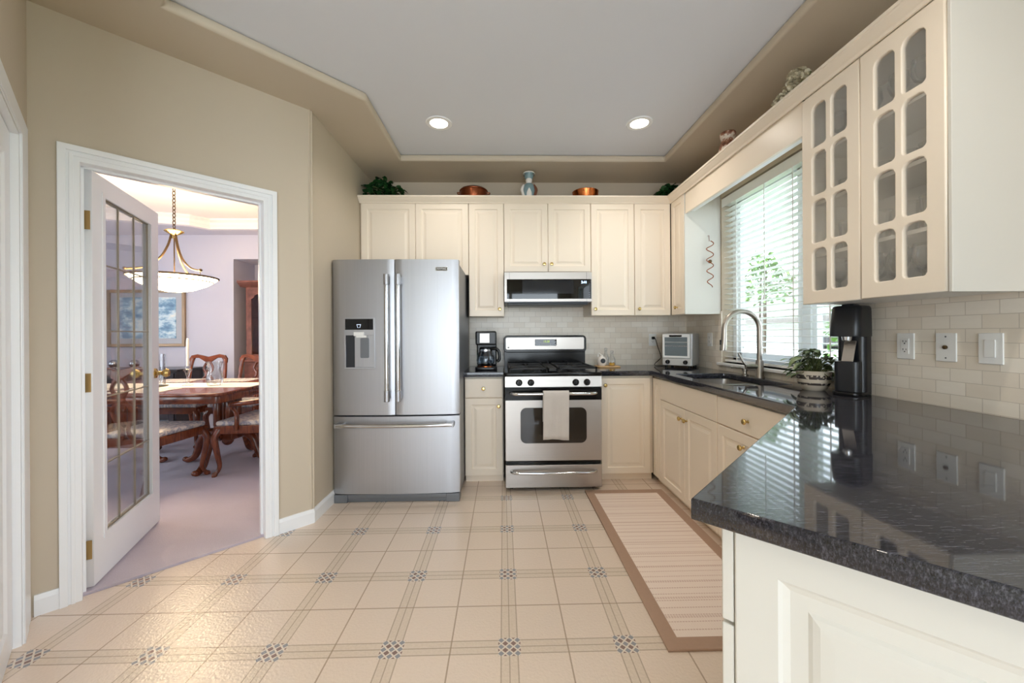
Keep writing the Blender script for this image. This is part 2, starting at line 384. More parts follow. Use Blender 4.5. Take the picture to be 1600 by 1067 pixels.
def text(s, size, depth=.001, axis='y', bold=0):
    cu = bpy.data.curves.new('lettering', 'FONT'); cu.body = s; cu.size = size; cu.extrude = depth/2; cu.align_x = 'CENTER'; cu.align_y = 'CENTER'; cu.offset = bold
    b = curve_mesh(cu, 0, axis); return b

def rrect(x0, x1, y0, y1, r, n=5):
    pts = []
    for cx, cy, a0 in ((x1-r, y1-r, 0), (x0+r, y1-r, 90), (x0+r, y0+r, 180), (x1-r, y0+r, 270)):
        for i in range(n+1): a = radians(a0+90*i/n); pts.append((cx+r*cos(a), cy+r*sin(a)))
    return pts

def obj(name, b, mat, parent=None, bevel=0, smooth=None, seg=2, loc=None, rot=None, subsurf=0):
    me = bpy.data.meshes.new(name)
    bmesh.ops.recalc_face_normals(b.bm, faces=b.bm.faces); b.bm.to_mesh(me); b.bm.free()
    me.materials.append(M[mat] if isinstance(mat, str) else mat)
    o = bpy.data.objects.new(name, me); COL.objects.link(o)
    if parent: o.parent = parent
    if loc: o.location = loc
    if rot: o.rotation_euler = rot
    if smooth is None: smooth = False
    if smooth or bevel:
        for p in me.polygons: p.use_smooth = True
    if bevel:
        md = o.modifiers.new('bevel', 'BEVEL'); md.width = bevel; md.segments = seg; md.limit_method = 'ANGLE'; md.angle_limit = radians(38)
        wn_ = o.modifiers.new('normals', 'WEIGHTED_NORMAL'); wn_.keep_sharp = True
    elif smooth:
        try: me.set_sharp_from_angle(angle=radians(40))
        except Exception: pass
    if subsurf:
        md = o.modifiers.new('sub', 'SUBSURF'); md.levels = subsurf; md.render_levels = subsurf
    return o
def tag(o, label, cat, group=None):
    o['label'] = label; o['category'] = cat
    if group: o['group'] = group
    return o
def thing(name, label, cat, loc=(0, 0, 0), rz=0, group=None):
    o = bpy.data.objects.new(name, None); COL.objects.link(o); o.location = loc; o.rotation_euler = (0, 0, rz); o.empty_display_size = .05
    return tag(o, label, cat, group)
def struct(name, b=None, mat=None, loc=(0, 0, 0), rz=0, **k):
    if b is None:
        o = bpy.data.objects.new(name, None); COL.objects.link(o); o.empty_display_size = .05
    else: o = obj(name, b, mat, **k)
    o.location = loc; o.rotation_euler = (0, 0, rz); o['kind'] = 'structure'; return o
def dup(root, loc, rz, label, group=None):
    r = root.copy(); COL.objects.link(r); r.location = loc; r.rotation_euler = (0, 0, rz); r['label'] = label
    if group: r['group'] = group
    for ch in [o for o in root.children]:
        c = ch.copy(); COL.objects.link(c); c.parent = r
        for g in ch.children: d = g.copy(); COL.objects.link(d); d.parent = c
    return r
def bez(p0, p1, p2, p3, n=10):
    p0, p1, p2, p3 = map(Vector, (p0, p1, p2, p3))
    return [p0*(1-t)**3+p1*3*t*(1-t)**2+p2*3*t*t*(1-t)+p3*t**3 for t in [i/n for i in range(n+1)]]
def spline(pts, n=6):
    pts = [Vector(p) for p in pts]; out = []
    for i in range(len(pts)-1):
        a, b, c, d = pts[max(i-1, 0)], pts[i], pts[i+1], pts[min(i+2, len(pts)-1)]
        for k in range(n):
            t = k/n; out.append(.5*((2*b)+(c-a)*t+(2*a-5*b+4*c-d)*t*t+(3*b-a-3*c+d)*t**3))
    return out+[pts[-1]]

# ------------------------------------------------------------------ setting: shell of the kitchen
ZS, ZC, ZT = 2.69, 2.745, 2.86       # soffit, tray ceiling, wall tops
XR, YB = 1.80, 3.74                  # right wall face, back wall face
ROOM = [(-1.25, YB), (XR, YB), (XR, -3.5), (-1.35, -3.5), (-1.35, 1.01), (-2.07, 1.73), (-1.25, 2.55)]
def wall(name, mat, L, t, h, holes=(), loc=(0, 0, 0), rz=0, z0=0):
    b = B(); xs = sorted({0, L, *[v for q in holes for v in q[:2]]})
    for a, c in zip(xs, xs[1:]):
        hs = [q for q in holes if q[0] <= a+1e-6 and q[1] >= c-1e-6]; z = z0
        for q in sorted(hs, key=lambda q: q[2]):
            if q[2] > z+1e-4: b.box(a, c, 0, t, z, q[2])
            z = q[3]
        if z < h: b.box(a, c, 0, t, z, h)
    bmesh.ops.remove_doubles(b.bm, verts=b.bm.verts, dist=1e-5)
    return struct(name, b, mat, loc, rz)
struct('floor', B().prism([(-1.30, 3.86), (1.92, 3.86), (1.92, -3.6), (-1.42, -3.6), (-1.42, .94), (-2.15, 1.69), (-1.30, 2.54)], -.08, 0), 'vinyl')
wall('wall_back', 'wall', 3.29, .12, ZT, (), (-1.37, YB, 0))
WIN = (1.93, 3.13, .98, 2.33)        # y0,y1,z0,z1 of the kitchen window
# right wall: local x runs towards the camera from Y=3.86
wall('wall_right', 'wall', 7.46, .16, ZT, [(3.86-WIN[1], 3.86-WIN[0], WIN[2], WIN[3]), (3.86+.1, 3.86+2.7, .25, 2.35)], (XR, 3.86, 0), -pi/2)
wall('wall_fridge_side', 'wall', 1.20, .12, ZT, (), (-1.25, 2.54, 0), pi/2)
WD0, WD1 = .154, .889
wall('wall_diagonal', 'wall', 1.17, .115, ZT, [(WD0-.02, WD1+.02, 0, 2.05)], (-2.07, 1.73, 0), pi/4)
wall('wall_left', 'wall', 1.03, .12, ZT, [(.12, .80, 0, 2.03)], (-1.35, 1.01, 0), radians(135))
wall('wall_hall', 'wall', 4.51, .12, ZT, (), (-1.35, -3.5, 0), pi/2)
wall('wall_rear', 'wall', 3.4, .12, ZT, [(.45, 3.05, .15, 2.35)], (1.95, -3.5, 0), pi)
struct('ceiling', B().prism([(-1.37, 3.86), (1.96, 3.86), (1.96, -3.6), (-1.46, -3.6), (-1.46, .96), (-2.2, 1.70), (-1.37, 2.52)], ZC, ZC+.05), 'ceil')
TRAY = [(-.85, 3.27), (1.388, 3.27), (1.388, -2.9), (-.75, -2.9), (-.75, 1.005), (-1.505, 1.76), (-.85, 2.44)]
sf = shape([(-1.30, YB+.06), (XR+.06, YB+.06), (XR+.06, -3.55), (-1.41, -3.55), (-1.41, .985), (-2.14, 1.715), (-1.30, 2.545)], [TRAY], .054)
for v in sf.bm.verts: v.co.z += ZS
struct('ceiling_soffit', sf, 'wall', bevel=.018, seg=3)

# tile behind the counters
struct('wall_tile_back', B().box(-.325, XR, YB-.008, YB, .90, 1.40).box(.014, .778, YB-.008, YB, 1.40, 1.52), 'tile_back')
tb = B().box(XR-.008, XR, 1.08, WIN[0]-.0, .90, 1.40); tb.box(XR-.008, XR, WIN[0], WIN[1], .90, .955); tb.box(XR-.008, XR, WIN[1], YB-.008, .90, 1.40)
struct('wall_tile_right', tb, 'tile_right')

# baseboards
def baseboard(name, L, loc, rz, x0=0):
    struct(name, B().prism([(0, 0), (-.014, 0), (-.014, .07), (-.007, .09), (0, .09)], x0, L, 'x'), 'white', loc, rz)
baseboard('baseboard_diagonal_left', .084, (-2.07, 1.73, 0), pi/4, .012)
baseboard('baseboard_diagonal_right', 1.166, (-2.07, 1.73, 0), pi/4, .96)
baseboard('baseboard_fridge_side', 1.2, (-1.25, 2.54, 0), pi/2, .012)
baseboard('baseboard_hall', 4.4, (-1.35, -3.5, 0), pi/2)
baseboard('baseboard_rear', 3.15, (1.80, -3.5, 0), pi)

# doorway to the dining room: casing, jamb, carpet threshold
def casing(name, x0, x1, z1, w, loc, rz, wr=None, y=0):
    """door casing around the opening x0..x1 up to z1, legs w wide; the profile steps out to the wall side"""
    wr = wr or w
    b = B()
    def ring(a, c, top, y0, y1):
        o = [(x0-a, 0), (x0-a, z1+a), (x1+a, z1+a), (x1+a, 0), (x1+c, 0), (x1+c, z1+c), (x0-c, z1+c), (x0-c, 0)]
        b.prism(o, y0, y1, 'y')
    ring(w, 0, 0, -.012, y); ring(w, w*.62, 0, -.022, -.012); ring(w*.5, w*.3, 0, -.017, -.012)
    return struct(name, b, 'white', loc, rz, bevel=.003)
casing('trim_1', WD0, WD1, 2.03, .07, (-2.07, 1.73, 0), pi/4)
jb = B().box(WD0-.02, WD0, 0, .115, 0, 2.03); jb.box(WD1, WD1+.02, 0, .115, 0, 2.03); jb.box(WD0-.02, WD1+.02, 0, .115, 2.03, 2.05)
jb.box(WD0, WD0+.01, .045, .075, 0, 2.03); jb.box(WD1-.01, WD1, .045, .075, 0, 2.03); jb.box(WD0, WD1, .045, .075, 2.02, 2.03)
struct('trim_2', jb, 'white', (-2.07, 1.73, 0), pi/4)
# left wall closet door
cz = B().prism([(.80, 0), (.80, 2.03), (.12, 2.03), (.12, 0), (-.03, 0), (-.03, 2.115), (.985, 2.115), (.985, 0)], -.006, 0, 'y')
cz.prism([(.80, 0), (.80, 2.03), (.12, 2.03), (.12, 0), (.02, 0), (.02, 2.06), (.90, 2.06), (.90, 0)], -.009, -.006, 'y')
struct('trim_3', cz, 'white', (-1.35, 1.01, 0), radians(135), bevel=.002)
jb3 = B().box(.12, .128, 0, .12, 0, 2.03); jb3.box(.792, .80, 0, .12, 0, 2.03); jb3.box(.128, .792, 0, .12, 2.022, 2.03)
struct('trim_5', jb3, 'white', (-1.35, 1.01, 0), radians(135))
d2 = struct('door_2', None, None, (-1.35, 1.01, 0), radians(135))
obj('door_leaf', B().panel(.131, .789, .010, 2.019, .022, .035, [(0, 0), (.11, 0), (.12, .008), (.16, .004)]), 'white', d2)
obj('light_block_sheet', B().box(.09, .83, .122, .13, 0, 2.06), 'white', d2)  # unseen sheet added behind the leaf to stop light leaking through

# ------------------------------------------------------------------ dining room shell
DY = 5.2
struct('floor_dining', B().prism([(-2.19, 1.66), (-1.31, 2.53), (-1.31, 5.75), (-6.3, 5.75), (-6.3, 1.58), (-2.19, 1.58)], -.08, .012), 'carpet')
wall('wall_dining_back', 'dwall', 4.95, .12, ZT, [(2.60, 4.2, 0, 2.24)], (-6.2+.03, DY, 0))
nb = B(); nx0, nx1 = -3.57, -1.97
nb.box(nx0-.05, nx0, DY+.12, DY+.50, 0, 2.24); nb.box(nx1, nx1+.05, DY+.12, DY+.50, 0, 2.24); nb.box(nx0-.05, nx1+.05, DY+.44, DY+.5, 0, 2.29); nb.box(nx0-.05, nx1+.05, DY+.12, DY+.44, 2.24, 2.29)
struct('wall_niche', nb, 'dwall')
wall('wall_dining_left', 'dwall', 3.8, .12, ZT, [(1.2, 2.4, .7, 2.1)], (-6.17, 1.5, 0), pi/2)
wall('wall_dining_front', 'dwall', 4.06, .1, ZT, [(1.2, 2.6, .6, 2.2)], (-2.10, 1.70, 0), pi)
struct('wall_dining_diagonal', B().box(-.01, .132, .115, .125, 0, ZT).box(.911, 1.17, .115, .125, 0, ZT).box(.132, .911, .115, .125, 2.05, ZT), 'dwall', (-2.07, 1.73, 0), pi/4)
wall('wall_dining_right', 'dwall', 2.66, .02, ZT, (), (-1.40, DY, 0), -pi/2)
DZ = 2.69
struct('ceiling_dining', B().prism([(-2.2, 1.6), (-2.2, 1.76), (-1.36, 2.60), (-1.36, 5.4), (-6.3, 5.4), (-6.3, 1.6)], DZ, DZ+.05), 'dceil')
DT = [(-1.9, 4.98), (-3.70, 4.98), (-3.82, 4.80), (-4.9, 4.45), (-5.4, 3.9), (-5.4, 2.3), (-2.45, 2.3), (-1.9, 2.9)]
ds = shape([(-1.39, DY), (-6.17, DY), (-6.17, 1.70), (-2.12, 1.70), (-2.16, 1.88), (-1.39, 2.6)], [DT], DZ-2.56)
for v in ds.bm.verts: v.co.z += 2.56
struct('ceiling_dining_soffit', ds, 'dwall')
cm = B()
def crown_run(b, poly, prof, closed=True, inward=1):
    """sweep a profile [(out, z)] round a polygon with mitred corners"""
    n = len(poly); rings = []
    idx = range(n)
    for i in idx:
        p = Vector(poly[i])
        d0 = (p-Vector(poly[i-1])).normalized() if (closed or i > 0) else None
        d1 = (Vector(poly[(i+1) % n])-p).normalized() if (closed or i < n-1) else None
        d0 = d0 or d1; d1 = d1 or d0
        n0 = Vector((-d0.y, d0.x)); n1 = Vector((-d1.y, d1.x)); mt = (n0+n1); mt = mt/max(mt.dot(n0), .2)
        rings.append([b.bm.verts.new((p.x+mt.x*o*inward, p.y+mt.y*o*inward, z)) for o, z in prof])
    pairs = list(zip(rings, rings[1:]))+([(rings[-1], rings[0])] if closed else [])
    k = len(prof)
    for a, c in pairs:
        for j in range(k): b.bm.faces.new((a[j], a[(j+1) % k], c[(j+1) % k], c[j]))
    if not closed: b.bm.faces.new(rings[0]); b.bm.faces.new(rings[-1][::-1])
    return b
crown_run(cm, DT, [(0, 2.575), (.012, 2.575), (.018, 2.60), (.03, 2.62), (.034, 2.65), (.07, 2.675), (.075, DZ), (0, DZ)])
struct('trim_4', cm, 'dceil')

# ------------------------------------------------------------------ window, blind and garden
w1 = struct('window_1', None, None, (0, 0, 0))
y0, y1, z0, z1 = WIN
fr = B(); xo = XR+.09
for a, c, e, f in ((y0, y0+.05, z0, z1), (y1-.05, y1, z0, z1), (y0, y1, z0, z0+.05), (y0, y1, z1-.05, z1), (2.33, 2.41, z0, z1)): fr.box(xo, xo+.06, a, c, e, f)
for a, c in ((y0+.05, 2.33), (2.41, y1-.05)):
    fr.box(xo+.012, xo+.045, a, a+.035, z0+.05, z1-.05); fr.box(xo+.012, xo+.045, c-.035, c, z0+.05, z1-.05)
    fr.box(xo+.012, xo+.045, a, c, z0+.05, z0+.085); fr.box(xo+.012, xo+.045, a, c, z1-.085, z1-.05)
obj('window_frame', fr, 'white_plastic', w1)
obj('pane', B().box(xo+.026, xo+.030, y0+.085, 2.295, z0+.085, z1-.085), 'glass', w1)
obj('pane', B().box(xo+.026, xo+.030, 2.445, y1-.085, z0+.085, z1-.085), 'glass', w1)
obj('window_sill', B().box(XR-.035, XR+.09, y0-.04, y1+.03, z0-.022, z0), 'white', w1, bevel=.004)
vb = thing('venetian_blind', 'white horizontal slatted blind lowered over the kitchen window', 'blind', (XR+.040, 0, 0))
SL0, SL1 = y0+.006, y1-.006
sb = B(); z = z0+.045; ns = 0
while z < 2.265:
    t = radians(4)
    c_, s_ = cos(t)*.025, sin(t)*.025
    for k in range(1): sb.prism([(-c_, z+s_), (-c_*.3, z+s_*.3+.0028), (c_, z-s_), (c_, z-s_+.0025), (-c_*.3, z+s_*.3+.0055), (-c_, z+s_+.0025)], SL0, SL1, 'y')
    z += .0425; ns += 1
# prism on axis y uses (x,z)
obj('slats', sb, 'white_plastic', vb)
obj('headrail', B().box(-.03, .028, SL0-.004, SL1+.004, 2.268, 2.312), 'white_plastic', vb, bevel=.003)
obj('valance', B().box(-.04, -.033, SL0-.008, SL1+.008, 2.248, 2.316), 'white_plastic', vb, bevel=.002)
obj('bottom_rail', B().box(-.025, .025, SL0, SL1, z0+.008, z0+.026), 'white_plastic', vb, bevel=.004)
lc = B()
for yy in (y1-.17, 2.37, y0+.17):
    for xx in (-.0262, .0262): lc.box(xx-.0012, xx+.0012, yy-.0035, yy+.0035, z0+.02, 2.27)
obj('ladder_cord', lc, 'white_plastic', vb)
obj('tilt_wand', B().cyl((-.036, 2.62, 2.26), (-.036, 2.62, 1.45), .003), 'white_plastic', vb)

# garden beyond
struct('ground_garden', B().prism([(1.98, -6), (30, -6), (30, 30), (1.98, 30)], -.5, -.45), 'lawn')
hs = thing('neighbour_house', 'pale sided house seen through the blind', 'building', (7.0, 8.5, -.45))
sid = B()
for k in range(15): sid.prism([(0, .0+k*.13), (.03, .0+k*.13), (.008, .13+k*.13), (0, .13+k*.13)][::-1], -5, 5, 'y') if False else sid.box(0, 1.5, -5, 5, k*.13, k*.13+.118)
sid.box(.012, 1.5, -5, 5, 0, 1.95)
obj('wall', sid, 'siding', hs)
obj('roof', B().prism([(-.6, 1.9), (-.6, 2.05), (2.2, 3.5), (5, 2.05), (5, 1.9)], -5.5, 5.5, 'y'), 'roof', hs)
obj('house_window', B().box(-.03, .02, -1.2, -.1, .7, 1.6), 'dark_glass', hs)
def bush(name, label, loc, h, r, n, seed, g=None):
    rnd = random.Random(seed); o = thing(name, label, 'shrub', loc)
    f = B()
    for i in range(n):
        a = rnd.uniform(0, 2*pi); e = rnd.uniform(-.6, 1.4); q = rnd.uniform(.5, 1)
        p = Vector((cos(a)*cos(e)*r*q, sin(a)*cos(e)*r*q, h*.62+sin(e)*min(h*.4, .75)*q))
        f.leaf(p, (rnd.uniform(-1, 1), rnd.uniform(-1, 1), rnd.uniform(-.4, .8)), rnd.uniform(.09, .15), rnd.uniform(.05, .08))
    obj('foliage', f, 'foliage', o); st = B()
    for i in range(4): st.tube(spline([(0, 0, 0), (rnd.uniform(-.1, .1), rnd.uniform(-.1, .1), h*.3), (rnd.uniform(-.3, .3)*r, rnd.uniform(-.3, .3)*r, h*.7)]), .02, 6)
    obj('stems', st, 'bark', o)
bush('garden_shrub', 'sunlit green shrub outside the middle of the window', (5.5, 8.0, -.45), 4.3, .55, 700, 3)
bush('garden_shrub', 'green shrub outside the right end of the window behind the soda maker', (4.9, 5.2, -.45), 2.3, .42, 450, 4)
fc = thing('garden_fence', 'pale board fence behind the garden shrubs', 'fence', (6.2, 7, -.45))
obj('fence_boards', B().box(0, .03, -5, 5, 0, 1.35), 'siding', fc)

# unseen windows added and sized for the fill daylight they let in
def simple_window(name, a, b, z0, z1, loc, rz):
    w = struct(name, None, None, loc, rz); f = B()
    f.box(a, a+.06, .03, .09, z0, z1); f.box(b-.06, b, .03, .09, z0, z1); f.box(a, b, .03, .09, z0, z0+.06); f.box(a, b, .03, .09, z1-.06, z1)
    mid = (a+b)/2; f.box(mid-.04, mid+.04, .03, .09, z0, z1)
    obj('window_frame', f, 'white', w); obj('pane', B().box(a+.06, b-.06, .058, .062, z0+.06, z1-.06), 'glass', w)
simple_window('fill_window_2', .45, 3.05, .15, 2.35, (1.95, -3.5, 0), pi)
simple_window('fill_window_3', 3.96, 6.56, .25, 2.35, (XR, 3.86, 0), -pi/2)
simple_window('fill_window_4', 1.2, 2.4, .7, 2.1, (-6.17, 1.5, 0), pi/2)
simple_window('fill_window_5', 1.2, 2.6, .6, 2.2, (-2.10, 1.70, 0), pi)

# ------------------------------------------------------------------ recessed lights
def pot(x, y, label, group=None):
    t = thing('recessed_light', label, 'ceiling light', (x, y, ZC), 0, group)
    obj('trim_ring', B().lathe([(.062, -.001), (.064, -.006), (.09, -.006), (.094, -.001), (.094, 0), (.062, 0)], n=40), 'white', t, smooth=True)
    obj('lens', B().lathe([(0, -.0045), (.04, -.0045), (.062, -.003), (.062, -.0005), (0, -.0005)], n=40), 'lamp', t)
    l = bpy.data.lights.new('recessed_bulb', 'SPOT'); l.energy = POT_W; l.color = POT_COL; l.spot_size = radians(150); l.spot_blend = .8; l.shadow_soft_size = .05
    o = bpy.data.objects.new('recessed_bulb', l); COL.objects.link(o); o.parent = t; o.location = (0, 0, -.03)
pot(-.453, 2.79, 'round white recessed downlight over the fridge side of the tray ceiling')
pot(.996, 2.775, 'round white recessed downlight over the sink side of the tray ceiling')
for x, y in ((-.35, .9), (.95, .9), (-.3, -1.1), (.95, -1.1)): pot(x, y, 'round white recessed downlight behind the viewer', 'downlights behind the viewer')

# ------------------------------------------------------------------ cabinets
DOOR = [(0, .003), (.003, 0), (.052, 0), (.058, .007), (.066, .008), (.074, .008), (.092, .002), (.097, .0015)]
FLAT = [(0, .003), (.003, 0), (.010, 0)]
def knob(parent, x, z, mat='brass'):
    return obj('knob', B().lathe([(0, 0), (.0085, 0), (.006, -.004), (.0055, -.012), (.014, -.018), (.0155, -.024), (.012, -.029), (0, -.031)], (x, 0, z), 18, 'y'), mat, parent, smooth=True)
def cabinet(name, label, loc, rz, w, h, d, fronts, mat='cream', toe=0, z0=0, extra=None):
    """front at y=0 facing -y; fronts: (kind, x0, x1, z0, z1, knob or None)"""
    t = thing(name, label, 'cabinet', loc, rz)
    b = B().box(0, w, .021, d, z0, h)
    if toe: b.box(.002, w-.002, .05, d-.002, 0, z0)
    obj('body', b, mat, t)
    for kind, x0, x1, a, c, kn in fronts:
        nm = {'door': 'door', 'drawer': 'drawer', 'false': 'false_front', 'filler': 'filler_panel'}[kind]
        pf = DOOR if kind in ('door', 'filler') and (x1-x0) > .21 else FLAT
        if kind in ('door', 'filler') and (x1-x0) <= .21: pf = [(0, .003), (.003, 0), (.045, 0), (.05, .006), (.056, .006), (.066, .001)] if (x1-x0) > .14 else FLAT
        o = obj(nm, B().panel(x0+.0015, x1-.0015, a+.0015, c-.0015, 0, .0195, pf), mat, t)
        if kn: knob(o, *kn)
    return t
UD = 3.40  # wall cabinet door plane on the back wall
TOP = 2.376
def wallcab(label, x0, x1, zb, fronts, zbody=None):
    return cabinet('wall_cabinet', label, (x0, UD, 0), 0, x1-x0, TOP+.02, YB-UD-.002, [(k, a-x0, b-x0, zb, TOP, kn and (kn[0]-x0, kn[1])) for k, a, b, kn in fronts], z0=zb+.003)
cA = wallcab('wide cream wall cabinet with two doors above the fridge', -1.247, -.300, 1.742, [('door', -1.236, -.764, None), ('door', -.764, -.300, None)])
wallcab('tall narrow cream wall cabinet over the coffee maker', -.298, .010, 1.378, [('door', -.298, .010, (-.028, 1.442))])
wallcab('short cream wall cabinet with two doors above the microwave', .012, .780, 1.768, [('door', .012, .400, (.366, 1.836)), ('door', .400, .780, (.430, 1.836))])
wallcab('tall cream wall cabinet just right of the microwave', .782, 1.169, 1.380, [('door', .782, 1.169, (.815, 1.438))])
wallcab('tall narrow cream wall cabinet in the back corner', 1.171, 1.495, 1.380, [('door', 1.171, 1.494, (1.206, 1.438))])
# right wall
RD = 1.497
cF = cabinet('wall_cabinet', 'cream corner wall cabinet with a broad side panel left of the window', (RD, 3.398, 0), -pi/2, .246, TOP+.02, XR-RD-.002,
        [('door', 0, .242, 1.378, TOP, (.12, 1.442))], z0=1.378)
obj('side_panel', B().box(.246, .254, .002, XR-RD-.003, 1.378, TOP+.01), 'ivory', cF)
# glass fronted cabinet
GY0, GY1 = 1.896, 1.268
gw = GY0-GY1; gb, gt = 1.358, 2.369
gc = thing('glass_door_cabinet', 'cream wall cabinet with two sixteen pane glass doors over the counter', 'cabinet', (RD, GY0, 0), -pi/2)
gd = XR-RD-.002
cb = B().box(0, .018, .021, gd, gb, gt+.03); cb.box(gw-.018, gw, .021, gd, gb, gt+.03); cb.box(.018, gw-.018, .021, gd, gb, gb+.018); cb.box(.018, gw-.018, .021, gd, gt+.01, gt+.03); cb.box(.018, gw-.018, gd-.008, gd, gb+.018, gt+.01)
cb.box(gw/2-.01, gw/2+.01, .021, .04, gb+.018, gt+.01)
obj('body', cb, 'cab_white', gc)
obj('side_panel', B().box(gw, gw+.012, .006, gd, gb-.004, gt+.03), 'ivory', gc, bevel=.002)
SHELF = [gb+.018, 1.605, 1.86, 2.10]
for zz in SHELF[1:]: obj('shelf', B().box(.020, gw-.020, .05, gd-.01, zz-.016, zz), 'cab_white', gc)
for k in range(2):
    x0 = .002+k*gw/2; x1 = x0+gw/2-.004
    st = .060; mid = .028; ww = (x1-x0-2*st-mid)/2
    rows = 4; rh = (gt-gb-2*.062-3*.030)/rows; holes = []; c = .022
    for i in range(2):
        for j in range(rows):
            a = x0+st+i*(ww+mid); e = gb+.062+j*(rh+.030); f = e+rh; q = a+ww
            holes.append([(a+c*.5, e), (q-c*.5, e), (q-.004, e+.004), (q, e+c*.5), (q, f-c), (q-c*.35, f-c*.3), (q-c, f), (a+c, f), (a+c*.35, f-c*.3), (a, f-c), (a, e+c*.5), (a+.004, e+.004)])
    d = obj('door', shape([(x0, gb), (x1, gb), (x1, gt), (x0, gt)], holes, .020, .004, 'y'), 'cream', gc)
    obj('glass_pane', B().box(x0+.04, x1-.04, .011, .014, gb+.04, gt-.04), 'haze_glass', d)

# crown moulding along both runs and the window header
cr = B(); CZO = -.007
CP = [(0, 2.378), (.008, 2.378), (.014, 2.388), (.022, 2.394), (.042, 2.412), (.046, 2.418), (.052, 2.420), (.052, 2.433), (0, 2.433)]
path = [(-1.247, UD-.001), (RD-.001, UD-.001), (RD-.001, GY1-.012), (XR-.002, GY1-.012)]
crown_run(cr, path, [(o, z+CZO) for o, z in CP], closed=False, inward=-1)
tag(obj('crown_moulding', cr, 'cream'), 'cream crown moulding running along the tops of the wall cabinets', 'moulding')
vl = thing('window_valance', 'plain cream valance board bridging the cabinets above the window', 'valance', (RD, 3.142, 0), -pi/2)
vw = 3.142-GY0
obj('front_board', B().box(.004, vw-.002, .006, .024, 2.205, 2.376), 'cream', vl)
obj('top_board', B().box(.004, vw-.002, .024, XR-RD-.002, 2.36, 2.376), 'cream', vl)
obj('light_housing', B().box(.03, vw-.03, .026, .075, 2.215, 2.250), 'white_plastic', vl, bevel=.004)

# base cabinets
BF = 3.170; BH = .868
cabinet('base_cabinet', 'narrow cream base cabinet with a drawer between fridge and range', (-.319, BF, 0), 0, .316, BH, YB-BF-.01,
        [('drawer', .002, .312, .702, .862, (.154, .777)), ('door', .002, .312, .060, .698, (.278, .632))], toe=1, z0=.06)
cabinet('base_cabinet', 'cream base cabinet with one door right of the range', (.792, BF, 0), 0, .45, BH, YB-BF-.01,
        [('door', .012, .424, .060, .856, (.045, .796))], toe=1, z0=.06)
RB = 1.235
cabinet('corner_filler', 'slim cream corner panel left of the sink cupboard', (RB, BF+.02, 0), -pi/2, .175, BH, .30, [('filler', .022, .175, .055, .858, None)], toe=1, z0=.05)
cabinet('sink_cabinet', 'cream base cabinet with two doors under the sink', (RB, 3.006, 0), -pi/2, .798, BH, XR-RB-.01,
        [('false', .003, .796, .700, .858, None), ('door', .003, .393, .055, .696, (.345, .628)), ('door', .396, .796, .055, .696, (.43, .628))], toe=1, z0=.05) if False else None
# sink cupboard is open on top so that the bowls can hang in it
sk = thing('sink_cabinet', 'cream base cabinet with two doors under the sink', 'cabinet', (RB, 3.012, 0), -pi/2)
b = B().box(0, .018, .021, .55, .05, BH); b.box(.782, .80, .021, .55, .05, BH); b.box(.018, .782, .021, .55, .05, .07); b.box(.018, .782, .53, .55, .07, BH); b.box(.018, .782, .021, .035, .07, BH); b.box(.002, .798, .05, .548, 0, .05)
obj('body', b, 'cream', sk)
obj('false_front', B().panel(.003, .798, .702, .860, 0, .0195, FLAT), 'cream', sk)
for x0, x1, kx in ((.003, .399, .362), (.402, .798, .436)):
    d = obj('door', B().panel(x0, x1, .055, .698, 0, .0195, DOOR), 'cream', sk); knob(d, kx, .628)
cabinet('drawer_cabinet', 'cream base cabinet with a drawer and a door beside the peninsula', (RB, 2.210, 0), -pi/2, .58, BH, XR-RB-.01,
        [('drawer', .003, .56, .702, .860, (.286, .770)), ('door', .003, .56, .055, .698, (.25, .628))], toe=1, z0=.05)
# peninsula: end panel towards the viewer, drawer front edge seen at the left
PA = Vector((.347, .709))           # counter corner
U = Vector((R2, -R2)); V = Vector((R2, R2))
PE = PA+V*.036+U*.062               # left edge of the end panel
pn = thing('peninsula_cabinet', 'ivory peninsula cabinet with a large raised end panel facing the viewer', 'cabinet', (PE.x, PE.y, 0), -pi/4)
PWD = .66
obj('body', B().box(0, PWD, .02, .66, .10, BH).box(.03, PWD-.02, .06, .64, 0, .10), 'ivory', pn)
obj('end_panel', B().panel(0, PWD, .02, BH, 0, .019, [(0, .003), (.003, 0), (.066, 0), (.072, .005), (.082, .009), (.106, .009), (.112, .006), (.122, .0035), (.14, .0025)]), 'ivory', pn)
df = obj('drawer', B().box(-.022, -.002, .004, .46, .690, BH-.004), 'ivory', pn, bevel=.003)
df2 = obj('door', B().box(-.022, -.002, .004, .46, .10, .684), 'ivory', pn, bevel=.003)

# ------------------------------------------------------------------ countertops, sink and tap
CT0, CT1 = .874, .914
tag(obj('countertop', shape([(-.327, 3.135), (.004, 3.135), (.004, YB-.009), (-.327, YB-.009)], (), CT1-CT0, .003).__class__() if False else B().box(-.327, .003, 3.135, YB-.009, CT0, CT1), 'granite', bevel=.004),
    'short black granite countertop under the coffee maker', 'countertop')
FX, FY = 1.210, 3.150
e_ = PA+U*.80
sinkhole = rrect(1.290, 1.705, 2.205, 2.900, .05)
pw = PA+U*.78
co = shape([(.772, YB-.009), (.772, FY), (FX-.02, FY), (FX, FY-.02), (FX, 1.572), (PA.x, PA.y), (pw.x, pw.y), (XR-.009, 1.11), (XR-.009, YB-.009)], [sinkhole], CT1-CT0, .003)
for v in co.bm.verts: v.co.z += CT0
tag(obj('countertop', co, 'granite'), 'long polished black granite countertop with the sink and peninsula', 'countertop')
ks = thing('kitchen_sink', 'stainless steel undermount sink with two bowls', 'sink', (0, 0, CT0-.001))
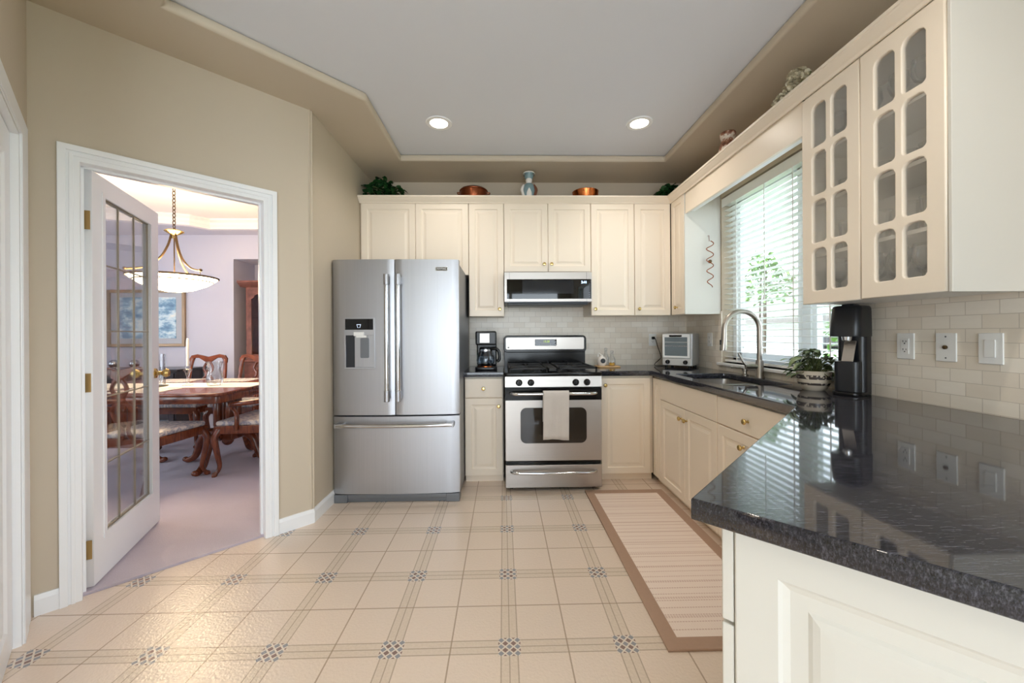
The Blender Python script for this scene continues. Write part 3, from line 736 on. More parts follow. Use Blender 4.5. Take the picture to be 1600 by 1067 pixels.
def bowl(x0, x1, y0, y1, dp):
    o = rrect(x0-.012, x1+.012, y0-.008, y1+.008, .05, 4); i0 = rrect(x0, x1, y0, y1, .045, 4); i1 = rrect(x0+.012, x1-.012, y0+.012, y1-.012, .05, 4)
    b = B(); L = [[b.bm.verts.new((p[0], p[1], z)) for p in q] for q, z in ((o, 0), (i0, 0), (i1, -dp))]
    n = len(o)
    for a, c in zip(L, L[1:]):
        for i in range(n): b.bm.faces.new((a[i], a[(i+1) % n], c[(i+1) % n], c[i]))
    b.bm.faces.new(L[-1]); return b
obj('bowl', bowl(1.297, 1.70, 2.565, 2.893, .20), 'steel', ks, smooth=True)
obj('bowl', bowl(1.297, 1.70, 2.212, 2.540, .18), 'steel', ks, smooth=True)
obj('divider', B().box(1.297, 1.70, 2.540, 2.565, -.03, .004), 'steel', ks, bevel=.004)
obj('drain', B().lathe([(0, 0), (.04, 0), (.042, .003), (.03, .002), (0, .001)], (1.5, 2.73, -.199)), 'chrome', ks, smooth=True)

ta = thing('kitchen_faucet', 'tall arched brushed nickel pull-down faucet behind the sink', 'faucet', (1.752, 2.60, CT1))
obj('base', B().lathe([(0, 0), (.030, 0), (.030, .006), (.026, .012), (.024, .10), (.022, .12), (0, .12)]), 'nickel', ta, smooth=True)
arc = [(0, 0, .10), (0, 0, .20), (0, 0, .335)]+[(-.122+.122*cos(a), 0, .335+.118*sin(a)) for a in [pi*i/14 for i in range(1, 15)]]+[(-.245, 0, .305)]
obj('neck', B().tube(arc, .0165, 16), 'nickel', ta, smooth=True)
obj('spray_head', B().tube([(-.245, 0, .306), (-.246, 0, .27), (-.252, 0, .20), (-.254, 0, .186)], [.018, .019, .022, .021], 18), 'nickel', ta, smooth=True)
obj('spray_button', B().box(-.274, -.266, -.006, .006, .225, .26), 'black', ta, bevel=.003)
obj('handle_body', B().tube([(0, 0, .075), (-.045, .008, .075), (-.088, .016, .075)], [.017, .018, .016], 16), 'nickel', ta, smooth=True)
obj('lever', B().tube([(-.080, .014, .08), (-.105, .02, .115), (-.128, .026, .165)], [.012, .008, .006], 12), 'nickel', ta, smooth=True)
so = thing('soap_dispenser', 'short brushed nickel soap pump beside the faucet', 'soap pump', (1.735, 2.735, CT1))
obj('body', B().lathe([(0, 0), (.024, 0), (.024, .006), (.015, .012), (.013, .03), (.019, .034), (.019, .052), (.012, .056), (0, .058)]), 'nickel', so, smooth=True)
obj('spout', B().tube([(0, 0, .048), (-.04, 0, .058), (-.085, .0, .062), (-.098, 0, .056)], [.006, .005, .004, .004], 10), 'nickel', so, smooth=True)

# ------------------------------------------------------------------ refrigerator
fx0, fx1, fy = -1.240, -.322, 2.835
fg = thing('refrigerator', 'large stainless steel refrigerator with double doors and a bottom freezer', 'refrigerator', (fx0, fy, 0))
fwid = fx1-fx0; fc_ = .454
obj('body', B().box(.004, fwid-.002, .075, .80, .045, 1.745), 'steel_side', fg, bevel=.004)
def curved_door(x0, x1, z0, z1, x_all0, x_all1, bulge=.016, t=.07, n=16):
    """front follows one shallow arc across the whole refrigerator"""
    pts = []
    for i in range(n+1):
        x = x0+(x1-x0)*i/n; u = (x-x_all0)/(x_all1-x_all0)*2-1
        e = min(x-x0, x1-x)/.012; r = 0 if e >= 1 else .008*(1-sqrt(max(0, 1-(1-e)**2)))
        pts.append((x, -bulge*(1-u*u)+r))
    pts += [(x1, t), (x0, t)]
    return B().prism(pts, z0, z1)
def handle_bar(b, p0, p1, r, bow, n=14):
    pass
ld = obj('left_door', curved_door(.002, fc_-.003, .640, 1.770, 0, fwid), 'steel_v', fg, smooth=True)
rd = obj('right_door', curved_door(fc_+.003, fwid-.002, .640, 1.770, 0, fwid), 'steel_v', fg, smooth=True)
fd = obj('freezer_drawer', curved_door(.002, fwid-.002, .066, .628, 0, fwid), 'steel_v', fg, smooth=True)
ld['label'] = 'left fridge door with the water dispenser'; rd['label'] = 'right fridge door with the badge'
for par, hx in ((ld, fc_-.044), (rd, fc_+.037)):
    h = obj('handle', B().tube([(hx, -.068, .80), (hx, -.072, 1.2), (hx, -.068, 1.60)], [.0165]*3, 16), 'chrome', par, smooth=True)
    for q0, q1 in ((1.575, 1.655), (.745, .825)): obj('handle_mount', B().tube([(hx, -.068, q0), (hx, -.068, q1)], .0195, 16).box(hx-.012, hx+.012, -.07, -.012, q0+.015, q1-.01), 'steel_v', h, bevel=.003)
hp = [(.05+(fwid-.10)*i/14, -.062-.018*(1-(i/7-1)**2), .575) for i in range(15)]
h = obj('handle', B().tube(hp, .0145, 12), 'chrome', fd, smooth=True)
for q0 in (.035, fwid-.095): obj('handle_mount', B().box(q0, q0+.06, -.075, .0, .560, .590), 'steel_v', h, bevel=.004)
# water dispenser
dx0, dx1, dz0, dz1 = .090, .310, .975, 1.348
def darc(x): u = x/fwid*2-1; return -.016*(1-u*u)
dy = darc(.2)-.004
di = obj('dispenser', shape(rrect(dx0, dx1, dz0, dz1, .008, 3), [[(dx0+.012, dz0+.012), (dx1-.012, dz0+.012), (dx1-.012, dz0+.245), (dx0+.012, dz0+.245)]], .012, .0015, 'y'), 'steel_v', ld, loc=(0, dy-.006, 0))
obj('control_panel', B().box(dx0+.010, dx1-.010, dy-.009, dy-.002, dz0+.285, dz1-.010), 'dark_glass', di, loc=(0, -(dy-.006), 0))
obj('recess', B().box(dx0+.012, dx1-.012, dy+.0035, dy+.005, dz0+.012, dz0+.245), 'charcoal', di, loc=(0, -(dy-.006), 0))
obj('paddle', shape(rrect(.205, .268, dz0+.08, dz0+.225, .008, 3), (), .006, .001, 'y'), 'steel_side', di, loc=(0, .004, 0))
obj('paddle_back', B().box(.165, .295, dy+.001, dy+.0036, dz0+.013, dz0+.24), 'steel_v', di, loc=(0, -(dy-.006), 0))
obj('nozzle', B().box(.165, .235, dy-.022, dy, dz0+.240, dz0+.268).box(.18, .255, dy-.016, dy, dz0+.228, dz0+.242), 'white_plastic', di, bevel=.002, loc=(0, -(dy-.006), 0))
obj('cup_icon', B().tube([(.185, 0, dz0+.322), (.190, 0, dz0+.300), (.206, 0, dz0+.300), (.211, 0, dz0+.322)], .0014, 6).tube([(.183, 0, dz0+.322), (.213, 0, dz0+.322)], .0014, 6), 'led_white', di, loc=(0, -.004, 0))
# badge
bx, bz = fwid-.125, 1.700; by = darc(bx)
bd = obj('badge', shape(rrect(bx-.043, bx+.043, bz-.0135, bz+.0135, .004, 3), (), .004, .001, 'y'), 'chrome', rd, loc=(0, by-.004, 0))
obj('badge_field', shape(rrect(bx-.038, bx+.038, bz-.0095, bz+.0095, .003, 3), (), .001, 0, 'y'), 'charcoal', bd, loc=(0, -.0008, 0))
obj('badge_lettering', text('MAYTAG', .0165, .0008, 'y', .0003), 'white_plastic', bd, loc=(bx, -.0012, bz))
obj('grille', B().box(.004, fwid-.004, .012, .09, .0, .060).box(.004, .10, -.004, .012, 0, .060).box(fwid-.10, fwid-.004, -.004, .012, 0, .060).box(.1, fwid-.1, -.002, .012, .030, .060), 'steel_side', fg, bevel=.003)
for q0 in (.02, fwid-.12): obj('hinge_cover', B().box(q0, q0+.1, .03, .15, 1.745, 1.765), 'charcoal', fg, bevel=.004)

# ------------------------------------------------------------------ range
rx0, rx1, ry = .010, .764, 2.985
rg = thing('gas_range', 'stainless steel gas range with black cooktop and backguard', 'range', (rx0, ry, 0)); rw = rx1-rx0
obj('body', B().box(.004, rw-.004, .03, .655, .02, .900), 'black_enamel', rg)
obj('foot', B().cyl((.05, .08, 0), (.05, .08, .02), .015), 'black', rg); obj('foot', B().cyl((rw-.05, .08, 0), (rw-.05, .08, .02), .015), 'black', rg)
def bar_handle(x0, x1, z, yb, out, r, curve):
    pts = [(x0, yb, z), (x0+.012, yb-out*.6, z), (x0+.045, yb-out, z)]+[(x0+.045+(x1-x0-.09)*i/10, yb-out-curve*(1-(i/5-1)**2), z-.0) for i in range(1, 10)]+[(x1-.045, yb-out, z), (x1-.012, yb-out*.6, z), (x1, yb, z)]
    return B().tube(spline(pts, 3), r, 12)
dr = obj('warming_drawer', shape(rrect(.002, rw-.002, .030, .205, .006, 3), (), .03, .003, 'y'), 'steel', rg)
obj('handle', bar_handle(.045, rw-.045, .158, .002, .042, .011, .012), 'chrome', dr, smooth=True)
od = obj('oven_door', shape(rrect(.002, rw-.002, .238, .790, .008, 3), (), .035, .003, 'y'), 'steel', rg)
obj('vent_band', B().box(.002, rw-.002, -.003, .03, .708, .800), 'black_enamel', od)
obj('oven_window', shape(rrect(.120, rw-.120, .375, .650, .045, 6), (), .006, .001, 'y'), 'oven_glass', od, loc=(0, -.004, 0))
obj('handle', bar_handle(.042, rw-.042, .765, .002, .055, .0125, .008), 'chrome', od, smooth=True)
cp = obj('control_panel', B().prism([(0, .806), (-.012, .812), (.0, .892), (.03, .892), (.03, .806)], .002, rw-.002, 'x'), 'steel', rg)
for kx in (.110, .202, .550, .637):
    k = obj('burner_knob', B().lathe([(0, 0), (.026, 0), (.026, -.006), (.022, -.008), (.020, -.026), (.016, -.030), (0, -.031)], (kx, -.006, .846), 24, 'y'), 'black', rg, smooth=True)
    obj('knob_grip', B().box(kx-.0045, kx+.0045, -.046, -.034, .826, .866), 'black', k, bevel=.003)
ct = obj('cooktop', shape(rrect(-.003, rw+.003, -.012, .60, .02, 4), (), .03, .006), 'black_enamel', rg, loc=(0, 0, .893))
for cx in (.19, rw-.19):
    for cy in (.14, .41):
        obj('burner', B().lathe([(0, 0), (.05, 0), (.05, .008), (.034, .012), (.034, .02), (0, .022)], (cx, cy, .922)), 'iron', rg, smooth=True)
for gx0, gx1 in ((.03, .335), (rw-.335, rw-.03)):
    g = B(); zt = .958
    for y in (.02, .275, .53): g.box(gx0, gx1, y, y+.012, zt-.012, zt)
    for x in (gx0, gx1-.012): g.box(x, x+.012, .02, .542, zt-.012, zt)
    mx = (gx0+gx1)/2
    for cy in (.14, .41):
        for a in (0, pi/2, pi, 3*pi/2): g.tube([(mx+.028*cos(a), cy+.028*sin(a), zt-.002), (mx+.10*cos(a), cy+.10*sin(a), zt-.004), (mx+.135*cos(a), cy+.12*sin(a), zt-.008)], .005, 6)
    for x in (gx0+.006, gx1-.006):
        for y in (.026, .536): g.cyl((x, y, .922), (x, y, zt-.01), .007, n=8)
    g.tube(spline([(gx0+.02, .02, zt-.004), (gx0+.05, .012, zt+.004), (mx, .08, zt+.002), (gx1-.05, .012, zt+.004), (gx1-.02, .02, zt-.004)]), .005, 6)
    obj('grate', g, 'iron', rg)
obj('griddle', B().box(.345, rw-.345, .03, .53, .925, .955), 'iron', rg, bevel=.006)
# backguard
bgp = obj('backguard', B().box(.0, rw, .600, .70, .90, 1.075), 'black_enamel', rg, bevel=.004)
obj('backguard_console', shape(rrect(-.006, rw+.010, 1.05, 1.208, .035, 5), (), .10, .006, 'y'), 'black_enamel', rg, loc=(0, .592, 0))
bp = obj('backguard_panel', shape(rrect(.014, rw-.012, 1.078, 1.190, .014, 4), (), .004, .001, 'y'), 'steel', rg, loc=(0, .588, 0))
obj('oven_clock', shape(rrect(.283, .485, 1.112, 1.172, .006, 3), (), .003, .001, 'y'), 'dark_glass', bp, loc=(0, -.002, 0))
obj('clock_digits', text('12:28', .026, .0006, 'y'), 'green_led', bp, loc=(.39, -.0026, 1.152))
bt = B()
for i in range(4):
    for j in range(2):
        for sgn in (0, 1): bt.box(.292+sgn*.135+i*.014, .302+sgn*.135+i*.014, -.0028, -.002, 1.119+j*.022, 1.129+j*.022)
obj('clock_buttons', bt, 'steel_side', bp)
obj('emblem', B().lathe([(0, 0), (.008, 0), (.008, -.0012), (0, -.0014)], (.038, -.0002, 1.098), 20, 'y'), 'charcoal', bp)
# towel
tw = thing('dish_towel', 'pale grey terry towel hanging over the oven door handle', 'towel', (rx0, ry, 0))
def towel_mesh():
    b = B(); n = 22; rows = []
    x0, x1 = .290, .485
    path = [(-.083, .430+.0)]
    zs = [(-.0835, z) for z in [.424+i*.0325 for i in range(11)]]+[(-.085, .772), (-.078, .783), (-.066, .787), (-.053, .784), (-.045, .772)]+[(-.043, z) for z in (.74, .70, .66, .60, .55)]
    for k, (y, z) in enumerate(zs):
        r = []
        for i in range(n+1):
            u = i/n; drop = max(0, .77-z)/.35
            wv = .004*drop*sin(u*9+z*7)+.002*drop*sin(u*23)
            x = x0+(x1-x0)*(u)+.006*drop*(u-.5)*0-.004*drop
            r.append(b.bm.verts.new((x, y+(wv if k < 12 else 0), z+(.004*sin(u*5) if k == 0 else 0))))
        rows.append(r)
    for a, c in zip(rows, rows[1:]):
        for i in range(n): b.bm.faces.new((a[i], a[i+1], c[i+1], c[i]))
    return b
to = obj('towel_cloth', towel_mesh(), 'towel', tw, smooth=True)
md = to.modifiers.new('thick', 'SOLIDIFY'); md.thickness = .005; md.offset = 1

# ------------------------------------------------------------------ microwave
mw = thing('microwave', 'low stainless steel and black glass microwave hood over the range', 'microwave', (.012, 3.325, 1.494)); mwid = .758
obj('body', B().box(.004, mwid-.004, .03, YB-3.325-.01, .0, .258), 'steel_side', mw, bevel=.003)
dm = obj('door', shape(rrect(0, mwid, .006, .262, .004, 2), (), .03, .002, 'y'), 'steel', mw)
obj('door_glass', B().box(.022, mwid-.006, -.0025, .0, .030, .200), 'dark_glass', dm)
obj('window_screen', B().box(.155, .600, -.0032, -.0025, .075, .190), plain('smoked_screen', (34, 38, 44), .06), dm)
obj('clock_digits', text('3:41', .030, .0006, 'y', .0004), 'blue_led', dm, loc=(.69, -.0032, .172))
bt = B()
for z in (.055, .075): bt.lathe([(0, 0), (.004, 0), (.004, -.0008), (0, -.0008)], (.030, -.0025, z), 12, 'y')
for z in (.048, .065, .082): bt.lathe([(0, 0), (.0045, 0), (.0045, -.0008), (0, -.0008)], (mwid-.022, -.0025, z), 12, 'y')
obj('touch_buttons', bt, 'steel_side', dm)
obj('door_seam', B().box(.0435, .0455, -.0008, .01, .007, .261).box(mwid-.046, mwid-.044, -.0008, .01, .007, .261), 'charcoal', dm)
obj('vent_underside', B().box(.03, mwid-.03, .02, .30, -.022, .0), 'charcoal', mw, bevel=.006)

# ------------------------------------------------------------------ coffee maker
cf = thing('coffee_maker', 'black drip coffee maker with a glass carafe on the short counter', 'coffee maker', (-.148, 3.40, CT1))
obj('base', shape(rrect(-.092, .092, -.135, .11, .03, 4), (), .03, .005), 'black', cf)
obj('hot_plate', B().lathe([(0, .03), (.07, .03), (.07, .034), (0, .034)], (-.006, -.045, 0)), 'copper', cf, smooth=True)
obj('tower', B().box(-.088, .088, .045, .11, .03, .335), 'black', cf, bevel=.012, seg=3)
obj('brew_head', B().box(-.09, .09, -.10, .06, .215, .335), 'black', cf, bevel=.014, seg=3)
obj('control_plate', B().box(-.052, .030, -.103, -.099, .235, .315), 'steel', cf, bevel=.001)
cg = obj('carafe', B().lathe([(.055, .036), (.072, .05), (.078, .085), (.07, .125), (.052, .165), (.05, .18)], (-.006, -.045, 0), 28), 'carafe', cf, smooth=True)
obj('carafe_band', B().lathe([(.055, .162), (.055, .178), (.051, .178), (.051, .162)], (-.006, -.045, 0), 28), 'chrome', cg, smooth=True)
obj('carafe_lid', B().lathe([(0, .195), (.045, .195), (.052, .188), (.052, .18), (0, .18)], (-.006, -.045, 0), 28), 'black', cg, smooth=True)
obj('carafe_handle', B().tube(spline([(.045, -.06, .182), (.088, -.068, .182), (.112, -.07, .15), (.113, -.07, .09), (.092, -.068, .075)], 5), [.009]*21, 10, 1.5), 'black', cg, smooth=True)

# ------------------------------------------------------------------ tray with bottles
tr = tag(obj('serving_board', shape(rrect(.855, 1.062, 3.45, 3.63, .03, 4), (), .012, .003), 'board', loc=(0, 0, CT1)), 'small pale wooden board on the counter right of the range', 'board')
tm = thing('ceramic_garlic_jar', 'round white ceramic jar with a dark round opening on the board', 'jar', (.905, 3.53, CT1+.012))
obj('body', B().lathe([(0, 0), (.03, 0), (.042, .02), (.044, .045), (.034, .075), (.015, .088), (.012, .10), (0, .102)]), 'ceramic_white', tm, smooth=True)
obj('opening', B().lathe([(0, 0), (.022, 0), (.022, .006), (.018, .008), (0, .006)], (.0, -.049, .048), 20, 'y'), 'charcoal', tm, smooth=True)
obj('handle', B().tube(spline([(-.006, 0, .098), (-.028, 0, .115), (-.036, 0, .095), (-.03, 0, .078)], 4), .004, 8), 'ceramic_white', tm, smooth=True)
for k, (x, y, hh, lb) in enumerate(((.955, 3.575, .15, 'taller clear glass cruet bottle behind the white jar'), (.995, 3.515, .13, 'clear glass cruet holding golden oil right of the white jar'))):
    bo = thing('glass_bottle', lb, 'bottle', (x, y, CT1+.012))
    obj('bottle_glass', B().lathe([(0, .001), (.028, .001), (.030, .01), (.030, hh*.5), (.014, hh*.72), (.012, hh*.9), (.016, hh*.92)], n=20), 'crystal', bo, smooth=True)
    obj('stopper', B().lathe([(0, hh*.88), (.009, hh*.88), (.011, hh*.94), (.016, hh), (.010, hh*1.08), (0, hh*1.1)], n=16), 'crystal', bo, smooth=True)
    if k: obj('oil', B().lathe([(0, .004), (.026, .004), (.027, hh*.22), (0, hh*.22)], n=20), 'amber', bo, smooth=True)

# ------------------------------------------------------------------ toaster oven
tv = thing('toaster_oven', 'small silver upright toaster oven in the counter corner', 'toaster oven', (1.608, 3.465, CT1), radians(-41))
tw_, td_, th_ = .255, .235, .305
obj('body', B().box(-tw_/2, tw_/2, -td_/2+.012, td_/2, .018, th_), plain('silver_casing', (186, 188, 190), .35, .5), tv, bevel=.008)
for sx in (-1, 1):
    for sy in (-1, 1): obj('foot', B().cyl((sx*.10, sy*.085, 0), (sx*.10, sy*.085, .02), .012), 'black', tv)
tdv = obj('glass_door', shape(rrect(-.122, .108, .088, th_-.008, .006, 3), [[(-.104, .106), (.09, .106), (.09, th_-.034), (-.104, th_-.034)]], .012, .002, 'y'), 'white_plastic', tv, loc=(0, -td_/2-.002, 0))
obj('door_glass', B().box(-.106, .092, .004, .007, .104, th_-.032), plain('grey_door_glass', (110, 122, 128), .08), tdv)
obj('handle', B().box(-.06, .046, -.014, 0, th_-.030, th_-.014), 'black', tdv, bevel=.004)
rk = B()
for z in (.19, .225): rk.box(-.1, .088, .0025, .0035, z, z+.005)
rk.box(-.1, .088, .0025, .0035, .19, .196)
obj('rack', rk, 'chrome', tdv)
pnl = obj('control_panel', B().box(-.122, .122, -td_/2-.001, -td_/2+.012, .022, .082), plain('light_control_panel', (206, 206, 204), .35), tv, bevel=.003)
for kx in (-.075, .075):
    k = obj('dial', B().lathe([(0, 0), (.019, 0), (.018, -.014), (0, -.016)], (kx, -td_/2-.001, .052), 22, 'y'), 'black', tv, smooth=True)
    obj('dial_grip', B().box(kx-.003, kx+.003, -td_/2-.022, -td_/2-.015, .037, .067), 'charcoal', k, bevel=.001)

def plate(name, label, loc, rz, kind):
    """wall plate, front facing -y"""
    t = thing(name, label, 'outlet' if kind in ('duplex', 'plugged') else ('wall plate' if kind == 'jack' else 'switch'), loc, rz)
    obj('cover_plate', B().box(-.037, .037, -.006, 0, -.0575, .0575), 'white_plastic', t, bevel=.003)
    if kind in ('duplex', 'plugged'):
        obj('receptacle', B().box(-.017, .017, -.0085, -.006, -.034, .034), 'white_plastic', t, bevel=.001)
        s = B()
        for zc in (-.018, .018):
            s.box(-.0075, -.0055, -.0092, -.0084, zc, zc+.008); s.box(.0055, .0075, -.0092, -.0084, zc, zc+.007); s.lathe([(0, 0), (.0028, 0), (.0028, -.0008), (0, -.0008)], (0, -.0084, zc-.006), 10, 'y')
        obj('slots', s, 'charcoal', t)
    elif kind == 'jack':
        obj('jack', B().lathe([(0, 0), (.008, 0), (.008, -.006), (.005, -.008), (0, -.008)], (0, -.006, 0), 16, 'y'), 'old_brass', t, smooth=True)
        obj('screws', B().lathe([(0, 0), (.0035, 0), (0, -.0012)], (0, -.006, .043), 10, 'y').lathe([(0, 0), (.0035, 0), (0, -.0012)], (0, -.006, -.043), 10, 'y'), 'steel_side', t)
    else:
        obj('rocker', B().prism([(-.034, -.006), (-.034, -.010), (.0, -.0075), (.034, -.012), (.034, -.006)], -.0165, .0165, 'x') if False else B().box(-.0165, .0165, -.0095, -.006, -.033, .033), 'white_plastic', t, bevel=.0015)
    return t
wy = XR-.0085
plate('wall_outlet', 'white duplex outlet on the right tiled wall nearest the soda maker', (wy, 1.675, 1.157), -pi/2, 'duplex')
plate('wall_jack', 'white wall plate with a single central jack on the right tiled wall', (wy, 1.518, 1.157), -pi/2, 'jack')
plate('wall_switch', 'white rocker switch plate on the right tiled wall', (wy, 1.375, 1.157), -pi/2, 'rocker')
plate('wall_outlet', 'white duplex outlet on the tile between toaster oven and window', (wy, 3.30, 1.165), -pi/2, 'duplex')
plate('wall_outlet', 'white outlet with a black plug on the back tiled wall', (1.455, YB-.0085, 1.158), 0, 'plugged')
cd = thing('power_cord', 'black power cord running from the back wall outlet to the toaster oven', 'cord', (1.455, YB-.018, 1.176))
obj('plug', B().box(-.014, .014, -.022, 0, -.013, .013), 'black', cd, bevel=.005)
obj('cable', B().tube(spline([(.0, -.02, 0), (.012, -.035, -.01), (.03, -.05, -.09), (.055, -.055, -.17), (.045, -.06, -.20), (-.01, -.09, -.235), (-.03, -.12, -.254), (.0, -.15, -.257), (.035, -.16, -.2565), (.062, -.175, -.245)], 5), .0035, 8), 'black', cd, smooth=True)

# ------------------------------------------------------------------ plant on the counter
pp = thing('potted_plant', 'leafy green houseplant in a striped stoneware pot by the window', 'plant', (1.655, 2.022, CT1))
obj('pot', B().lathe([(0, 0), (.045, 0), (.052, .006), (.070, .035), (.077, .065), (.076, .095), (.079, .102), (.073, .104), (.070, .09), (.0, .088)], n=32), 'pot', pp, smooth=True)
obj('soil', B().lathe([(0, .093), (.069, .091), (0, .090)], n=20), 'soil', pp)
rnd = random.Random(5); f = B(); st = B()
for i in range(150):
    a = rnd.uniform(0, 2*pi); rr = rnd.uniform(.01, .105); hh = rnd.uniform(.10, .225)*(1-.35*rr/.11)+.01
    p = Vector((cos(a)*rr, sin(a)*rr, hh)); b0 = Vector((cos(a)*rr*.25, sin(a)*rr*.25, .09))
    if rnd.random() < .5: st.tube([b0, (b0+p)/2+Vector((0, 0, .015)), p], .0016, 5)
    if p.y < -.045: continue
    f.leaf(p, (cos(a)+rnd.uniform(-.5, .5), abs(sin(a))*.6+rnd.uniform(-.35, .5), rnd.uniform(-.3, .5)), rnd.uniform(.045, .07), rnd.uniform(.028, .042), rnd.uniform(.2, .7))
obj('leaves', f, 'green_leaf', pp, smooth=True); obj('stems', st, 'stem', pp)

# ------------------------------------------------------------------ soda maker
sm = thing('soda_maker', 'tall matte black soda maker on the granite counter beside the window', 'soda maker', (1.715, 1.862, CT1), radians(-62)); sm.scale = (.92, .92, 1.0)
hh = .432
obj('column', B().prism(rrect(-.062, .062, -.015, .085, .028, 5), .0, hh-.012), 'matte_black', sm, bevel=.003)
hb = B(); L = []
for zz, f, wd in ((.285, -.104, .066), (.292, -.106, .067), (.36, -.098, .066), (hh-.012, -.086, .064), (hh-.002, -.082, .061), (hh+.003, -.074, .055)):
    L.append([hb.bm.verts.new((p[0], p[1], zz)) for p in rrect(-wd, wd, f, .086, .034, 6)])
for a, c in zip(L, L[1:]):
    for i in range(len(a)): hb.bm.faces.new((a[i], a[(i+1) % len(a)], c[(i+1) % len(a)], c[i]))
hb.bm.faces.new(L[0][::-1]); hb.bm.faces.new(L[-1])
obj('head', hb, 'matte_black', sm, smooth=True)
obj('base', B().prism(rrect(-.0625, .0625, -.095, .083, .04, 5), 0, .018), 'black', sm, bevel=.004)
obj('front_skirt', B().prism(rrect(-.056, .056, -.078, -.01, .03, 5), .018, .165), 'matte_black', sm, bevel=.003)
obj('nozzle', B().lathe([(0, .285), (.022, .285), (.020, .268), (.012, .262), (0, .262)], (0, -.055, 0)), 'chrome', sm, smooth=True)
obj('bottle_cradle', B().prism([(-.070, .165), (-.062, .165), (-.020, .262), (-.028, .266)], -.02, .03, 'x'), 'steel', sm, bevel=.002)
obj('button', shape(rrect(-.02, .02, hh+.0, hh+.03, .006, 3), (), .006, .001, 'y') if False else B().box(-.025, .025, -.05, .03, hh+.003, hh+.010), 'charcoal', sm, bevel=.003)
obj('label_band', B().box(-.034, .034, -.0985, -.0965, .302, .306), 'chrome', sm)

# ------------------------------------------------------------------ rug
rgx0, rgx1, rgy0, rgy1 = .624, 1.222, 1.462, 2.972
ru = thing('kitchen_rug', 'narrow woven beige rug with a tan border in front of the sink', 'rug', ((rgx0+rgx1)/2, (rgy0+rgy1)/2, 0))
hx, hy = (rgx1-rgx0)/2, (rgy1-rgy0)/2
obj('woven_field', B().box(-hx+.055, hx-.055, -hy+.055, hy-.055, .001, .008), 'rug', ru)
obj('border', shape([(-hx, -hy), (hx, -hy), (hx, hy), (-hx, hy)], [[(-hx+.06, -hy+.06), (hx-.06, -hy+.06), (hx-.06, hy-.06), (-hx+.06, hy-.06)]], .011, .002), 'rug_border', ru)

# ------------------------------------------------------------------ decor along the cabinet tops
CTOP = TOP+.021
def ivy(label, loc, spread, n, hgt, seed):
    t = thing('ivy_plant', label, 'plant', loc); rnd = random.Random(seed); f = B(); st = B()
    for i in range(n):
        x = rnd.uniform(-spread[0], spread[0]); y = rnd.uniform(-spread[1], spread[1]); z = max(.07, rnd.uniform(.05, hgt)*(1-.3*abs(x)/spread[0]))
        f.leaf((x, y, z), (rnd.uniform(-1, 1), rnd.uniform(-.25, .8), rnd.uniform(-.1, .9)), rnd.uniform(.055, .09), rnd.uniform(.045, .065), rnd.uniform(.2, .8), .35)
    for i in range(6): st.tube(spline([(rnd.uniform(-.3, .3)*spread[0], 0, .003), (rnd.uniform(-.7, .7)*spread[0], rnd.uniform(-.5, .5)*spread[1], hgt*.5), (rnd.uniform(-1, 1)*spread[0], rnd.uniform(-1, 1)*spread[1], hgt*.6)]), .003, 5)
    obj('leaves', f, 'dark_leaf', t, smooth=True); obj('stems', st, 'stem', t); return t
ivy('dark glossy green ivy on the cabinet top above the fridge', (-1.065, 3.47, CTOP), (.15, .06), 150, .215, 11)
ivy('small green ivy on the cabinet top in the back right corner', (1.53, 3.47, CTOP), (.09, .06), 80, .16, 12)
cpz = thing('copper_pot', 'dark copper pot with a domed lid on top of the cabinets above the coffee maker', 'pot', (-.263, 3.55, CTOP))
obj('body', B().lathe([(0, 0), (.11, 0), (.122, .02), (.125, .125), (.13, .13), (0, .13)], n=36), 'copper_dark', cpz, smooth=True)
obj('lid', B().lathe([(.13, .13), (.131, .135), (.118, .148), (.08, .164), (.04, .172), (0, .174)], n=36), 'copper_dark', cpz, smooth=True)
for s in (-1, 1): obj('handle', B().tube(spline([(s*.122, -.02, .115), (s*.145, -.02, .118), (s*.148, 0, .118), (s*.145, .02, .118), (s*.122, .02, .115)], 3), .005, 8), 'copper_dark', cpz, smooth=True)
obj('lid_knob', B().lathe([(0, .13), (.008, .132), (.012, .142), (.008, .15), (0, .152)], n=14), 'copper_dark', cpz, smooth=True) if False else None
cpn = thing('copper_pan', 'low bright copper pan on top of the cabinets right of the figurine', 'pan', (.765, 3.54, CTOP))
obj('body', B().lathe([(0, 0), (.095, 0), (.112, .02), (.118, .122), (.121, .127), (.116, .129), (.108, .03), (0, .01)], n=36), 'copper', cpn, smooth=True)
obj('rivet', B().ball((-.04, -.115, .105), .005), 'brass', cpn, smooth=True)
fgn = thing('ceramic_figurine', 'blue-grey and white ceramic robed figurine with a flat brimmed hat on the cabinet top', 'figurine', (.238, 3.45, CTOP+.001)); fgn.scale = (1.0, 1.0, 1.12)
obj('robe', B().lathe([(0, 0), (.058, 0), (.060, .02), (.055, .07), (.056, .10), (.046, .135), (.030, .15), (0, .152)], n=24, sy=.8), 'ceramic_blue', fgn, smooth=True)
obj('apron', B().lathe([(0, 0), (.030, 0), (.028, .06), (.02, .105), (0, .11)], (0, -.028, 0), 18, sy=.8), 'ceramic_white', fgn, smooth=True)
obj('head', B().ball((0, -.004, .175), .029, (1, 1, 1.1)), 'ceramic_white', fgn, smooth=True)
obj('hat', B().lathe([(.05, .218), (.052, .226), (.048, .232), (.036, .226), (.033, .20), (.028, .19), (.03, .185), (.038, .20), (.042, .215)], n=24), 'ceramic_blue', fgn, smooth=True)
obj('hat_brim', B().lathe([(0, .226), (.05, .226), (.054, .231), (.05, .236), (0, .234)], n=24), 'ceramic_white', fgn, smooth=True)
